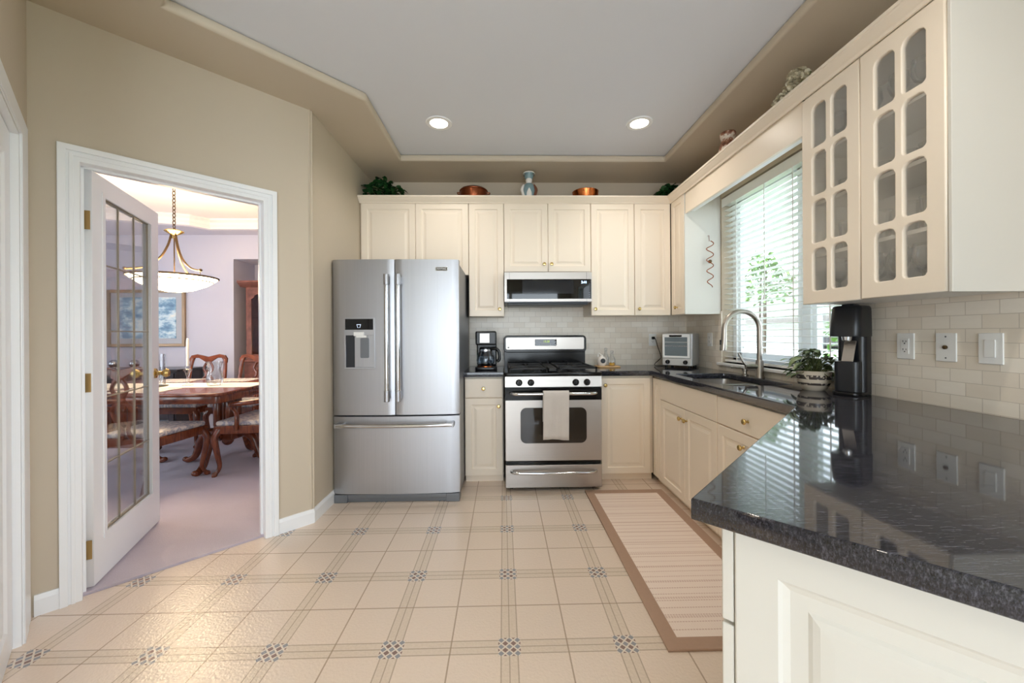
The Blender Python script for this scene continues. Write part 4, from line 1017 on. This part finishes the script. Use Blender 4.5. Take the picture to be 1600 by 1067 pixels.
for s in (-1, 1): obj('arm', B().tube(spline([(s*.042, 0, .135), (s*.062, -.012, .10), (s*.055, -.03, .06), (s*.045, -.04, .02)], 4), [.015]*6+[.013]*7, 10), 'ceramic_white' if s < 0 else 'terracotta', fgn, smooth=True)
jr = thing('pottery_jar', 'brown and cream patterned pottery jar on the ledge above the window', 'jar', (1.565, 2.64, CTOP-.02)); jr.scale = (.93, .93, .93)
obj('body', B().lathe([(0, 0), (.05, 0), (.062, .03), (.066, .10), (.056, .155), (.047, .18), (.046, .20), (.052, .215), (.056, .235), (.052, .245), (.04, .246), (0, .235)], n=30), 'jar', jr, smooth=True)
hy_ = thing('dried_hydrangea', 'cream dried hydrangea arrangement on the ledge by the glass cabinet', 'flowers', (1.580, 2.07, CTOP-.02))
rnd = random.Random(21); fl = B(); lv = B()
for cx, cy, cz, r in ((0, .05, .05, .05), (.01, -.02, .09, .052), (-.01, -.08, .115, .052), (.02, -.03, .06, .045), (0, .10, .03, .04), (-.02, .0, .05, .045)):
    for i in range(70):
        a = rnd.uniform(0, 2*pi); e = rnd.uniform(-.7, 1.5); d = Vector((cos(a)*cos(e), sin(a)*cos(e), sin(e)))
        p = Vector((cx-.015, cy, cz+.055))+d*r*rnd.uniform(.85, 1)
        for q in range(3):
            t = d.orthogonal(); t.rotate(Matrix.Rotation(2*pi*q/3+rnd.random(), 3, d)); fl.leaf(p, t+d*.4, .02, .017, .1, .2)
for i in range(26):
    lv.leaf((rnd.uniform(-.03, .04), rnd.uniform(-.15, .10), rnd.uniform(.05, .12)), (rnd.uniform(-.2, 1), rnd.uniform(-1, 1), rnd.uniform(.1, .6)), .06, .035)
obj('flower_heads', fl, 'petal', hy_); obj('leaves', lv, 'dark_leaf', hy_)
stm = B()
for k in range(5): stm.tube([(0, 0, .002), (-.02, -.16+.06*k, .16)], .003, 5)
obj('stems', stm, 'stem', hy_)

# spiral ornament on the cabinet side
so_ = thing('spiral_ornament', 'thin copper wire spiral ornament hanging on the cabinet side left of the window', 'ornament', (1.690, 3.131, 2.00))
pts = []
for i in range(70):
    t = i/69; r = .030*(1-.15*t)*(1 if t < .8 else 1-(t-.8)*1.5)
    pts.append((r*sin(t*2*pi*4.2), -.012-.010*(1+cos(t*2*pi*4.2)), -.03-.375*t))
obj('wire', B().tube(pts, .0035, 7), 'copper_dark', so_, smooth=True)
obj('hook', B().tube([(0, .012, .02), (0, -.008, .02), (0, -.012, -.03)], .002, 6), 'copper_dark', so_)
obj('bead', B().ball((0, -.022, -.195), .015), 'old_brass', so_, smooth=True)

# ------------------------------------------------------------------ glassware in the glass cabinet
def place_in_cab(x, y): return (RD+y, GY0-x)
def wineglass(loc, label, group, h=.17, r=.034):
    t = thing('wine_glass', label, 'glass', loc, 0, group)
    obj('bowl', B().lathe([(.004, h*.45), (r*.7, h*.53), (r, h*.72), (r*.85, h), (r*.82, h), (r*.96, h*.72), (r*.6, h*.56), (0, h*.48)], n=18), 'crystal', t, smooth=True)
    obj('stem', B().lathe([(0, 0), (r*.9, 0), (r*.85, .003), (.005, .008), (.004, h*.45), (0, h*.46)], n=18), 'crystal', t, smooth=True); return t
first = None
for lvl, lab, hs_ in ((0, 'clear stemmed glass on the bottom shelf of the glass cabinet', .185), (3, 'clear stemmed glass on the top shelf of the glass cabinet', .17)):
    first = None
    for x in (.08, .17, .25, .36, .45, .54):
        for y in (.12, .22):
            if lvl == 3 and y > .2: continue
            p = place_in_cab(x, y); L = (p[0], p[1], SHELF[lvl]+.0005); g = 'stemmed glasses on the %s shelf' % ('bottom' if lvl == 0 else 'top')
            if first is None: first = wineglass(L, lab, g, hs_)
            else: dup(first, L, 0, lab, g)
first = None
for lvl, lab, g, hh_ in ((1, 'clear tumbler on the second shelf of the glass cabinet', 'tumblers on the second shelf', .14), (2, 'small clear tumbler on the third shelf of the glass cabinet', 'tumblers on the third shelf', .09)):
    proto = None
    for x in (.09, .18, .26, .37, .45, .53):
        p = place_in_cab(x, .15); L = (p[0], p[1], SHELF[lvl]+.0005)
        if proto is None:
            proto = tag(obj('tumbler', B().lathe([(0, .002), (.026, .002), (.033, hh_), (.031, hh_), (.024, .008), (0, .008)], n=18), 'crystal', smooth=True, loc=L), lab, 'glass', g)
        else:
            c = proto.copy(); COL.objects.link(c); c.location = L

# ------------------------------------------------------------------ french door
dA = Vector((-2.006, 1.886)); dang = radians(112.3)
# leaf local: x along the leaf from the hinge edge, y = 0 on the face turned to the kitchen side
fd_ = struct('door_1', None, None, (-1.972, 1.900, 0), dang)
fd_['label'] = 'white french door with leaded glass opening into the dining room'
LW, LZ0, LZ1, LT = .726, .022, 2.022, .036
gx0, gx1, gz0, gz1 = .104, .620, .235, 1.925
dl = obj('door_leaf', shape([(0, LZ0), (LW, LZ0), (LW, LZ1), (0, LZ1)], [[(gx0, gz0), (gx1, gz0), (gx1, gz1), (gx0, gz1)]], LT, .002, 'y'), 'white', fd_)
bd_ = B()
for ya, yb_ in ((-.004, .002), (LT-.002, LT+.004)):
    bd_.box(gx0-.02, gx0+.004, ya, yb_, gz0-.02, gz1+.02); bd_.box(gx1-.004, gx1+.02, ya, yb_, gz0-.02, gz1+.02); bd_.box(gx0, gx1, ya, yb_, gz0-.02, gz0+.004); bd_.box(gx0, gx1, ya, yb_, gz1-.004, gz1+.02)
obj('glazing_bead', bd_, 'white', fd_)
gl = obj('leaded_glass', B().box(gx0, gx1, LT/2-.002, LT/2+.002, gz0, gz1), 'glass', fd_)
ca = B()
for i in (1, 2): x = gx0+(gx1-gx0)*i/3; ca.box(x-.0028, x+.0028, LT/2-.004, LT/2+.004, gz0, gz1)
for j in range(1, 5): z = gz0+(gz1-gz0)*j/5; ca.box(gx0, gx1, LT/2-.005, LT/2+.005, z-.0028, z+.0028)
for x in (gx0+.003, gx1-.003): ca.box(x-.0028, x+.0028, LT/2-.004, LT/2+.004, gz0, gz1)
for z in (gz0+.003, gz1-.003): ca.box(gx0, gx1, LT/2-.005, LT/2+.005, z-.0028, z+.0028)
obj('lead_came', ca, 'lead', gl)
for z in (.20, 1.00, 1.78):
    hgp = obj('hinge', B().box(-.003, .0, .006, .034, z-.045, z+.045).cyl((-.004, LT+.006, z-.045), (-.004, LT+.006, z+.045), .006, n=10), 'hinge_brass', fd_, bevel=.001)
for s, yy in ((-1, 0), (1, LT)):
    pr = [(0, 0), (.032, 0), (.030, .008*s), (.013, .014*s), (.011, .035*s), (.024, .045*s), (.029, .058*s), (.022, .072*s), (0, .076*s)]
    obj('door_knob', B().lathe(pr, (.665, yy, .985), 22, 'y'), 'brass', fd_, smooth=True)

# ------------------------------------------------------------------ dining furniture
TX, TY = -3.15, 3.77
tx0, tx1, ty0, ty1 = -3.98, -2.32, 3.20, 4.34
tb_ = thing('dining_table', 'long polished mahogany pedestal dining table', 'table', (TX, TY, .012))
hx, hy = (tx1-tx0)/2, (ty1-ty0)/2
tp = obj('tabletop', shape(rrect(-hx, hx, -hy, hy, .07, 5), (), .028, .008), 'mahogany', tb_, loc=(0, 0, .712))
obj('apron', shape(rrect(-hx+.03, hx-.03, -hy+.03, hy-.03, .06, 5), (), .062, .004), 'mahogany', tb_, loc=(0, 0, .650))
for s in (-1, 1):
    px = s*.50
    c = B()
    for dx, dy_ in ((-.055, -.055), (.055, -.055), (-.055, .055), (.055, .055)):
        c.lathe([(0, .30), (.035, .30), (.04, .33), (.028, .345), (.036, .37), (.036, .60), (.03, .615), (.042, .635), (.042, .652), (0, .652)], (px+dx, dy_, 0), 16)
    obj('pedestal_column', c, 'mahogany', tb_, smooth=True)
    obj('pedestal_block', B().box(px-.12, px+.12, -.12, .12, .235, .30).lathe([(0, .16), (.03, .17), (.05, .2), (.045, .235), (0, .235)], (px, 0, 0), 16), 'mahogany', tb_, bevel=.008)
    for a in (-pi/2, pi/2, 0, pi):
        d = Vector((cos(a), sin(a), 0)); q = [Vector((px, 0, 0))+d*r+Vector((0, 0, z)) for r, z in ((.09, .27), (.17, .285), (.24, .23), (.275, .14), (.31, .06), (.37, .025), (.40, .032))]
        obj('leg', B().tube(spline(q, 4), [.045-.022*i/24 for i in range(25)], 10).ball(q[-1], .026, (1, 1, .9)), 'mahogany', tb_, smooth=True)
TT = .012+.7405
tag(obj('table_runner', B().box(-.80, .83, -.17, .17, 0, .003), 'linen', loc=(TX, TY-.02, TT)), 'white linen runner along the middle of the dining table', 'table runner')
pm = tag(obj('placemat', shape(rrect(-.21, .21, -.15, .15, .02, 3), (), .003, 0), 'brocade', loc=(-3.10, 3.40, TT)), 'patterned placemat on the near side of the dining table', 'placemat', 'placemats on the dining table')
for x, y, lb in ((-3.62, 3.41, 'patterned placemat on the near left of the dining table'), (-3.45, 4.16, 'patterned placemat on the far left of the dining table'), (-2.85, 4.17, 'patterned placemat on the far right of the dining table')):
    c = pm.copy(); COL.objects.link(c); c.location = (x, y, TT); c['label'] = lb

def chair(label, loc, rz, arms=False):
    t = thing('dining_armchair' if arms else 'dining_chair', label, 'chair', loc, rz)
    w = .27 if arms else .245
    obj('seat', B().prism([(-w, -.24), (w, -.24), (w-.04, .20), (-w+.04, .20)], .43, .475), 'brocade', t, bevel=.02, seg=3)
    obj('seat_frame', B().prism([(-w-.008, -.248), (w+.008, -.248), (w-.032, .21), (-w+.032, .21)], .365, .435), 'mahogany', t, bevel=.006)
    for s in (-1, 1):
        obj('front_leg', B().tube(spline([(s*(w-.02), -.215, .40), (s*(w+.01), -.235, .33), (s*(w-.005), -.225, .2), (s*(w-.02), -.215, .08), (s*(w-.0), -.24, .02), (s*(w+.005), -.255, .012)], 4), [.034-.018*min(1, i/13) if i < 16 else .022 for i in range(21)], 10), 'mahogany', t, smooth=True)
        obj('back_post', B().tube(spline([(s*(w-.05), .31, .0), (s*(w-.05), .255, .2), (s*(w-.055), .215, .42), (s*(w-.035), .24, .68), (s*(w-.045), .27, .88), (s*(w-.07), .285, .97)], 4), .019, 10, 1.15), 'mahogany', t, smooth=True)
    k = w-.025
    crest = [(-k, .88), (-k-.005, .935), (-k+.02, .975), (-k*.6, .99), (-k*.3, .975), (0, .958), (k*.3, .975), (k*.6, .99), (k-.02, .975), (k+.005, .935), (k, .88), (k-.035, .90), (k-.06, .945), (k*.5, .945), (k*.28, .915), (0, .87), (-k*.28, .915), (-k*.5, .945), (-k+.06, .945), (-k+.035, .90)]
    obj('crest_rail', B().prism(crest, .262, .290, 'y'), 'mahogany', t, bevel=.006)
    sp = B()
    for s in (-1, 1):
        sp.tube(spline([(s*.015, .272, .90), (s*.055, .27, .82), (s*.02, .262, .74), (s*.075, .25, .66), (s*.05, .24, .57), (s*.02, .225, .50), (s*.04, .215, .43)], 4), .012, 8, 1.2)
        sp.tube(spline([(s*.01, .268, .80), (s*.03, .255, .70), (s*.0, .245, .62), (s*.012, .235, .55)], 4), .008, 8)
    obj('splat', sp, 'mahogany', t, smooth=True)
    if arms:
        for s in (-1, 1):
            obj('arm', B().tube(spline([(s*(w-.04), .24, .665), (s*(w+.01), .12, .645), (s*(w+.02), -.06, .625), (s*(w+.0), -.11, .61), (s*(w-.015), -.085, .57), (s*(w+.01), -.045, .52), (s*(w+.0), -.06, .40)], 4), .017, 10, 1.2), 'mahogany', t, smooth=True)
    return t
CZ = .012
ch = chair('mahogany side chair seen from behind through the french door glass', (-2.84, 3.19, CZ), pi)
dup(ch, (-3.58, 4.50, CZ), 0, 'mahogany side chair on the far side of the table beside the crystal pitcher')
dup(ch, (-2.98, 4.50, CZ), 0, 'mahogany side chair on the far side of the table by the china cabinet')
chair('mahogany armchair with curved arms at the right end of the table', (-2.24, 3.64, CZ), -pi/2, True)

def lathe_obj(name, label, cat, loc, parts, group=None):
    t = thing(name, label, cat, loc, 0, group)
    for nm, pr, mt in parts: obj(nm, B().lathe(pr, n=24), mt, t, smooth=True)
    return t
TZ = TT+.0035
lathe_obj('crystal_pitcher', 'cut crystal pitcher at the right end of the table runner', 'pitcher', (-2.72, 3.70, TZ), [('body', [(0, 0), (.055, 0), (.058, .01), (.07, .05), (.062, .11), (.048, .15), (.055, .20), (.07, .225), (.066, .225), (.045, .15), (.058, .1), (.06, .05), (0, .012)], 'crystal')])
lathe_obj('candlestick', 'crystal candlestick with a tall white taper on the table', 'candlestick', (-2.97, 3.70, TZ), [('stem', [(0, 0), (.045, 0), (.045, .006), (.012, .02), (.016, .06), (.009, .08), (.02, .12), (.035, .15), (.022, .16), (.02, .19), (0, .19)], 'crystal'), ('candle', [(0, .185), (.011, .185), (.011, .40), (.009, .44), (0, .445)], 'candle')])
lathe_obj('hurricane_lamp', 'tall clear glass hurricane candle holder on a gold dish on the table', 'candle holder', (-3.22, 3.66, TZ), [('dish', [(0, 0), (.075, 0), (.085, .008), (.07, .012), (0, .012)], 'brass'), ('glass_chimney', [(.064, .012), (.066, .3), (.063, .3), (.061, .012)], 'crystal'), ('candle', [(0, .012), (.03, .012), (.05, .09), (.045, .12), (.02, .14), (.03, .15), (.02, .24), (0, .245)], 'crystal')])
# sideboard, picture, china cabinet
sd = thing('sideboard', 'dark low sideboard under the framed picture', 'sideboard', (-4.52, DY-.24, CZ))
obj('body', B().box(-.56, .56, -.20, .22, .10, .78), 'ebony', sd, bevel=.006)
obj('top', B().box(-.60, .60, -.23, .235, .78, .81), 'ebony', sd, bevel=.006)
for x in (-.52, .52):
    for y in (-.17, .18): obj('leg', B().cyl((x, y, 0), (x, y, .1), .022, .028), 'ebony', sd)
for k in range(2): 
    d = obj('door', B().panel(-.54+k*.545, -.005+k*.545, .13, .76, -.215, .015, [(0, .002), (.06, 0), (.07, .006)]), 'ebony', sd); knob(d, -.04+k*.085, .5).location.y = -.215
for x, lb in ((-4.83, 'left of two silver globe ornaments on the dark sideboard'), (-4.58, 'right of two silver globe ornaments on the dark sideboard')):
    s_ = thing('silver_globe', lb, 'ornament', (x, DY-.30, CZ+.81)); obj('globe', B().ball((0, 0, .062), .05, u=24, v=16), 'silver', s_, smooth=True); obj('foot', B().lathe([(0, 0), (.03, 0), (.02, .012), (0, .016)]), 'silver', s_, smooth=True)
pc = thing('framed_picture', 'gilt framed blue abstract print on the dining room wall', 'picture', (-4.685, DY-.022, 1.46))
pw_, ph_ = .50, .375
obj('frame', shape([(-pw_, -ph_), (pw_, -ph_), (pw_, ph_), (-pw_, ph_)], [[(-pw_+.04, -ph_+.04), (pw_-.04, -ph_+.04), (pw_-.04, ph_-.04), (-pw_+.04, ph_-.04)]], .03, .006, 'y'), 'gilt', pc, loc=(0, -.010, 0))
obj('mat_board', B().box(-pw_+.03, pw_-.03, .005, .012, -ph_+.03, ph_-.03), 'mat_board', pc)
obj('print', B().box(-pw_+.13, pw_-.12, .0, .005, -ph_+.11, ph_-.10), 'art', pc)
cc = thing('china_cabinet', 'tall mahogany china cabinet with arched glass doors in the dining room niche', 'cabinet', (-3.455, DY+.03, CZ))
cw = 1.40
obj('base', B().box(0, cw, 0, .38, 0, .86).box(-.02, cw+.02, -.02, .38, .86, .89), 'mahogany_dark', cc, bevel=.006)
ub = B().box(0, .04, .04, .38, .89, 1.86); ub.box(cw-.04, cw, .04, .38, .89, 1.86); ub.box(.04, cw-.04, .36, .38, .89, 1.86); ub.box(.04, cw-.04, .06, .38, 1.82, 1.86)
obj('hutch', ub, 'mahogany_dark', cc)
obj('cornice', B().prism([(0, 1.86), (-.05, 1.90), (-.07, 1.915), (-.07, 1.94), (.36, 1.94), (.36, 1.86)], -.05, cw+.03, 'x'), 'mahogany_dark', cc, bevel=.004)
for zz in (1.17, 1.45): obj('shelf', B().box(.04, cw-.04, .08, .36, zz, zz+.012), 'glass', cc)
for k in range(2):
    a = .03+k*.67; q = a+.665
    hole = [(a+.055, .96), (q-.055, .96), (q-.055, 1.70), (q-.09, 1.72), (q-.10, 1.75), (q-.16, 1.775), ((a+q)/2+.05, 1.80), ((a+q)/2, 1.805), ((a+q)/2-.05, 1.80), (a+.16, 1.775), (a+.10, 1.75), (a+.09, 1.72), (a+.055, 1.70)]
    d = obj('hutch_door', shape([(a, .89), (q, .89), (q, 1.86), (a, 1.86)], [hole], .025, .003, 'y'), 'mahogany_dark', cc, loc=(0, .012, 0))
    obj('door_glass', B().box(a+.04, q-.04, .012, .015, .94, 1.82), 'glass', d)
    md_ = obj('mullion', B().box((a+q)/2-.008-.10, (a+q)/2-.10+.008, .004, .011, .96, 1.79), 'gilt', d)
for i in range(3):
    x = .16+.12*i
    tag(obj('china_bowl', B().lathe([(0, 0), (.03, 0), (.055, .04), (.065, .075), (.06, .075), (.05, .04), (0, .012)], n=20), 'ceramic_white', loc=(-3.455+x, DY+.24, CZ+1.462 if i != 1 else CZ+1.182), smooth=True), ['white china bowl nearest the left on the upper shelf of the china cabinet', 'white china bowl on the lower shelf of the china cabinet', 'white china bowl further right on the upper shelf of the china cabinet'][i], 'bowl', 'bowls in the china cabinet')
fgz = thing('bird_figurine', 'small dark sculpture on top of the china cabinet', 'figurine', (-3.25, DY+.15, CZ+1.94))
obj('body', B().tube(spline([(0, 0, .0), (0, 0, .06), (-.02, 0, .12), (0, 0, .17), (.05, 0, .185)], 4), [.018]*4+[.016]*4+[.03]*4+[.036]*3+[.02]*2, 10), 'black', fgz, smooth=True)
obj('wing', B().ball((.03, 0, .15), .05, (1, .5, .6)), 'black', fgz, smooth=True)

# chandelier
ch_ = thing('pendant_chandelier', 'brass pendant light with a glowing alabaster bowl over the dining table', 'chandelier', (-3.02, 3.62, 0))
obj('ceiling_canopy', B().lathe([(0, DZ), (.06, DZ), (.055, DZ-.015), (.02, DZ-.03), (0, DZ-.03)]), 'old_brass', ch_, smooth=True)
cn = B(); z = DZ-.03; k = 0
while z > 2.215:
    a = 0 if k % 2 else pi/2
    cn.tube([(cos(a)*.012*cos(t), sin(a)*.012*cos(t), z-.022+.022*sin(t)) for t in [2*pi*i/10 for i in range(10)]], .0038, 6, closed=True); z -= .034; k += 1
obj('chain', cn, 'old_brass', ch_, smooth=True)
obj('hub', B().lathe([(0, 2.215), (.012, 2.21), (.07, 2.19), (.074, 2.182), (.05, 2.165), (.02, 2.15), (.018, 2.12), (0, 2.12)], n=28), 'brass', ch_, smooth=True)
for k in range(3):
    a = 2*pi*k/3-.3; d = Vector((cos(a), sin(a), 0))
    obj('arm', B().tube(spline([d*.022+Vector((0, 0, 2.15)), d*.045+Vector((0, 0, 2.05)), d*.10+Vector((0, 0, 1.93)), d*.20+Vector((0, 0, 1.84)), d*.30+Vector((0, 0, 1.812)), d*.335+Vector((0, 0, 1.815))], 4), .009, 8), 'old_brass', ch_, smooth=True)
    obj('finial', B().ball(d*.325+Vector((0, 0, 1.812)), .014), 'old_brass', ch_, smooth=True)
    obj('hanger_rod', B().cyl(d*.322+Vector((0, 0, 1.81)), d*.318+Vector((0, 0, 1.765)), .003, n=6), 'old_brass', ch_)
obj('centre_rod', B().cyl((0, 0, 2.13), (0, 0, 1.64), .005, n=8), 'old_brass', ch_)
obj('bowl', B().lathe([(0, 1.628), (.06, 1.631), (.15, 1.653), (.24, 1.695), (.30, 1.74), (.325, 1.766), (.318, 1.768), (.29, 1.742), (.22, 1.70), (.12, 1.662), (0, 1.64)], n=48), 'bowl', ch_, smooth=True)
obj('rim_band', B().lathe([(.322, 1.756), (.332, 1.76), (.332, 1.770), (.322, 1.774), (.316, 1.768)], n=48).lathe([(.282, 1.722), (.287, 1.725), (.289, 1.731), (.284, 1.730)], n=48), 'old_brass', ch_, smooth=True)
l = bpy.data.lights.new('chandelier_bulb', 'POINT'); l.energy = 8; l.color = (1, .80, .62); l.shadow_soft_size = .08
o = bpy.data.objects.new('chandelier_bulb', l); COL.objects.link(o); o.parent = ch_; o.location = (0, 0, 1.84)
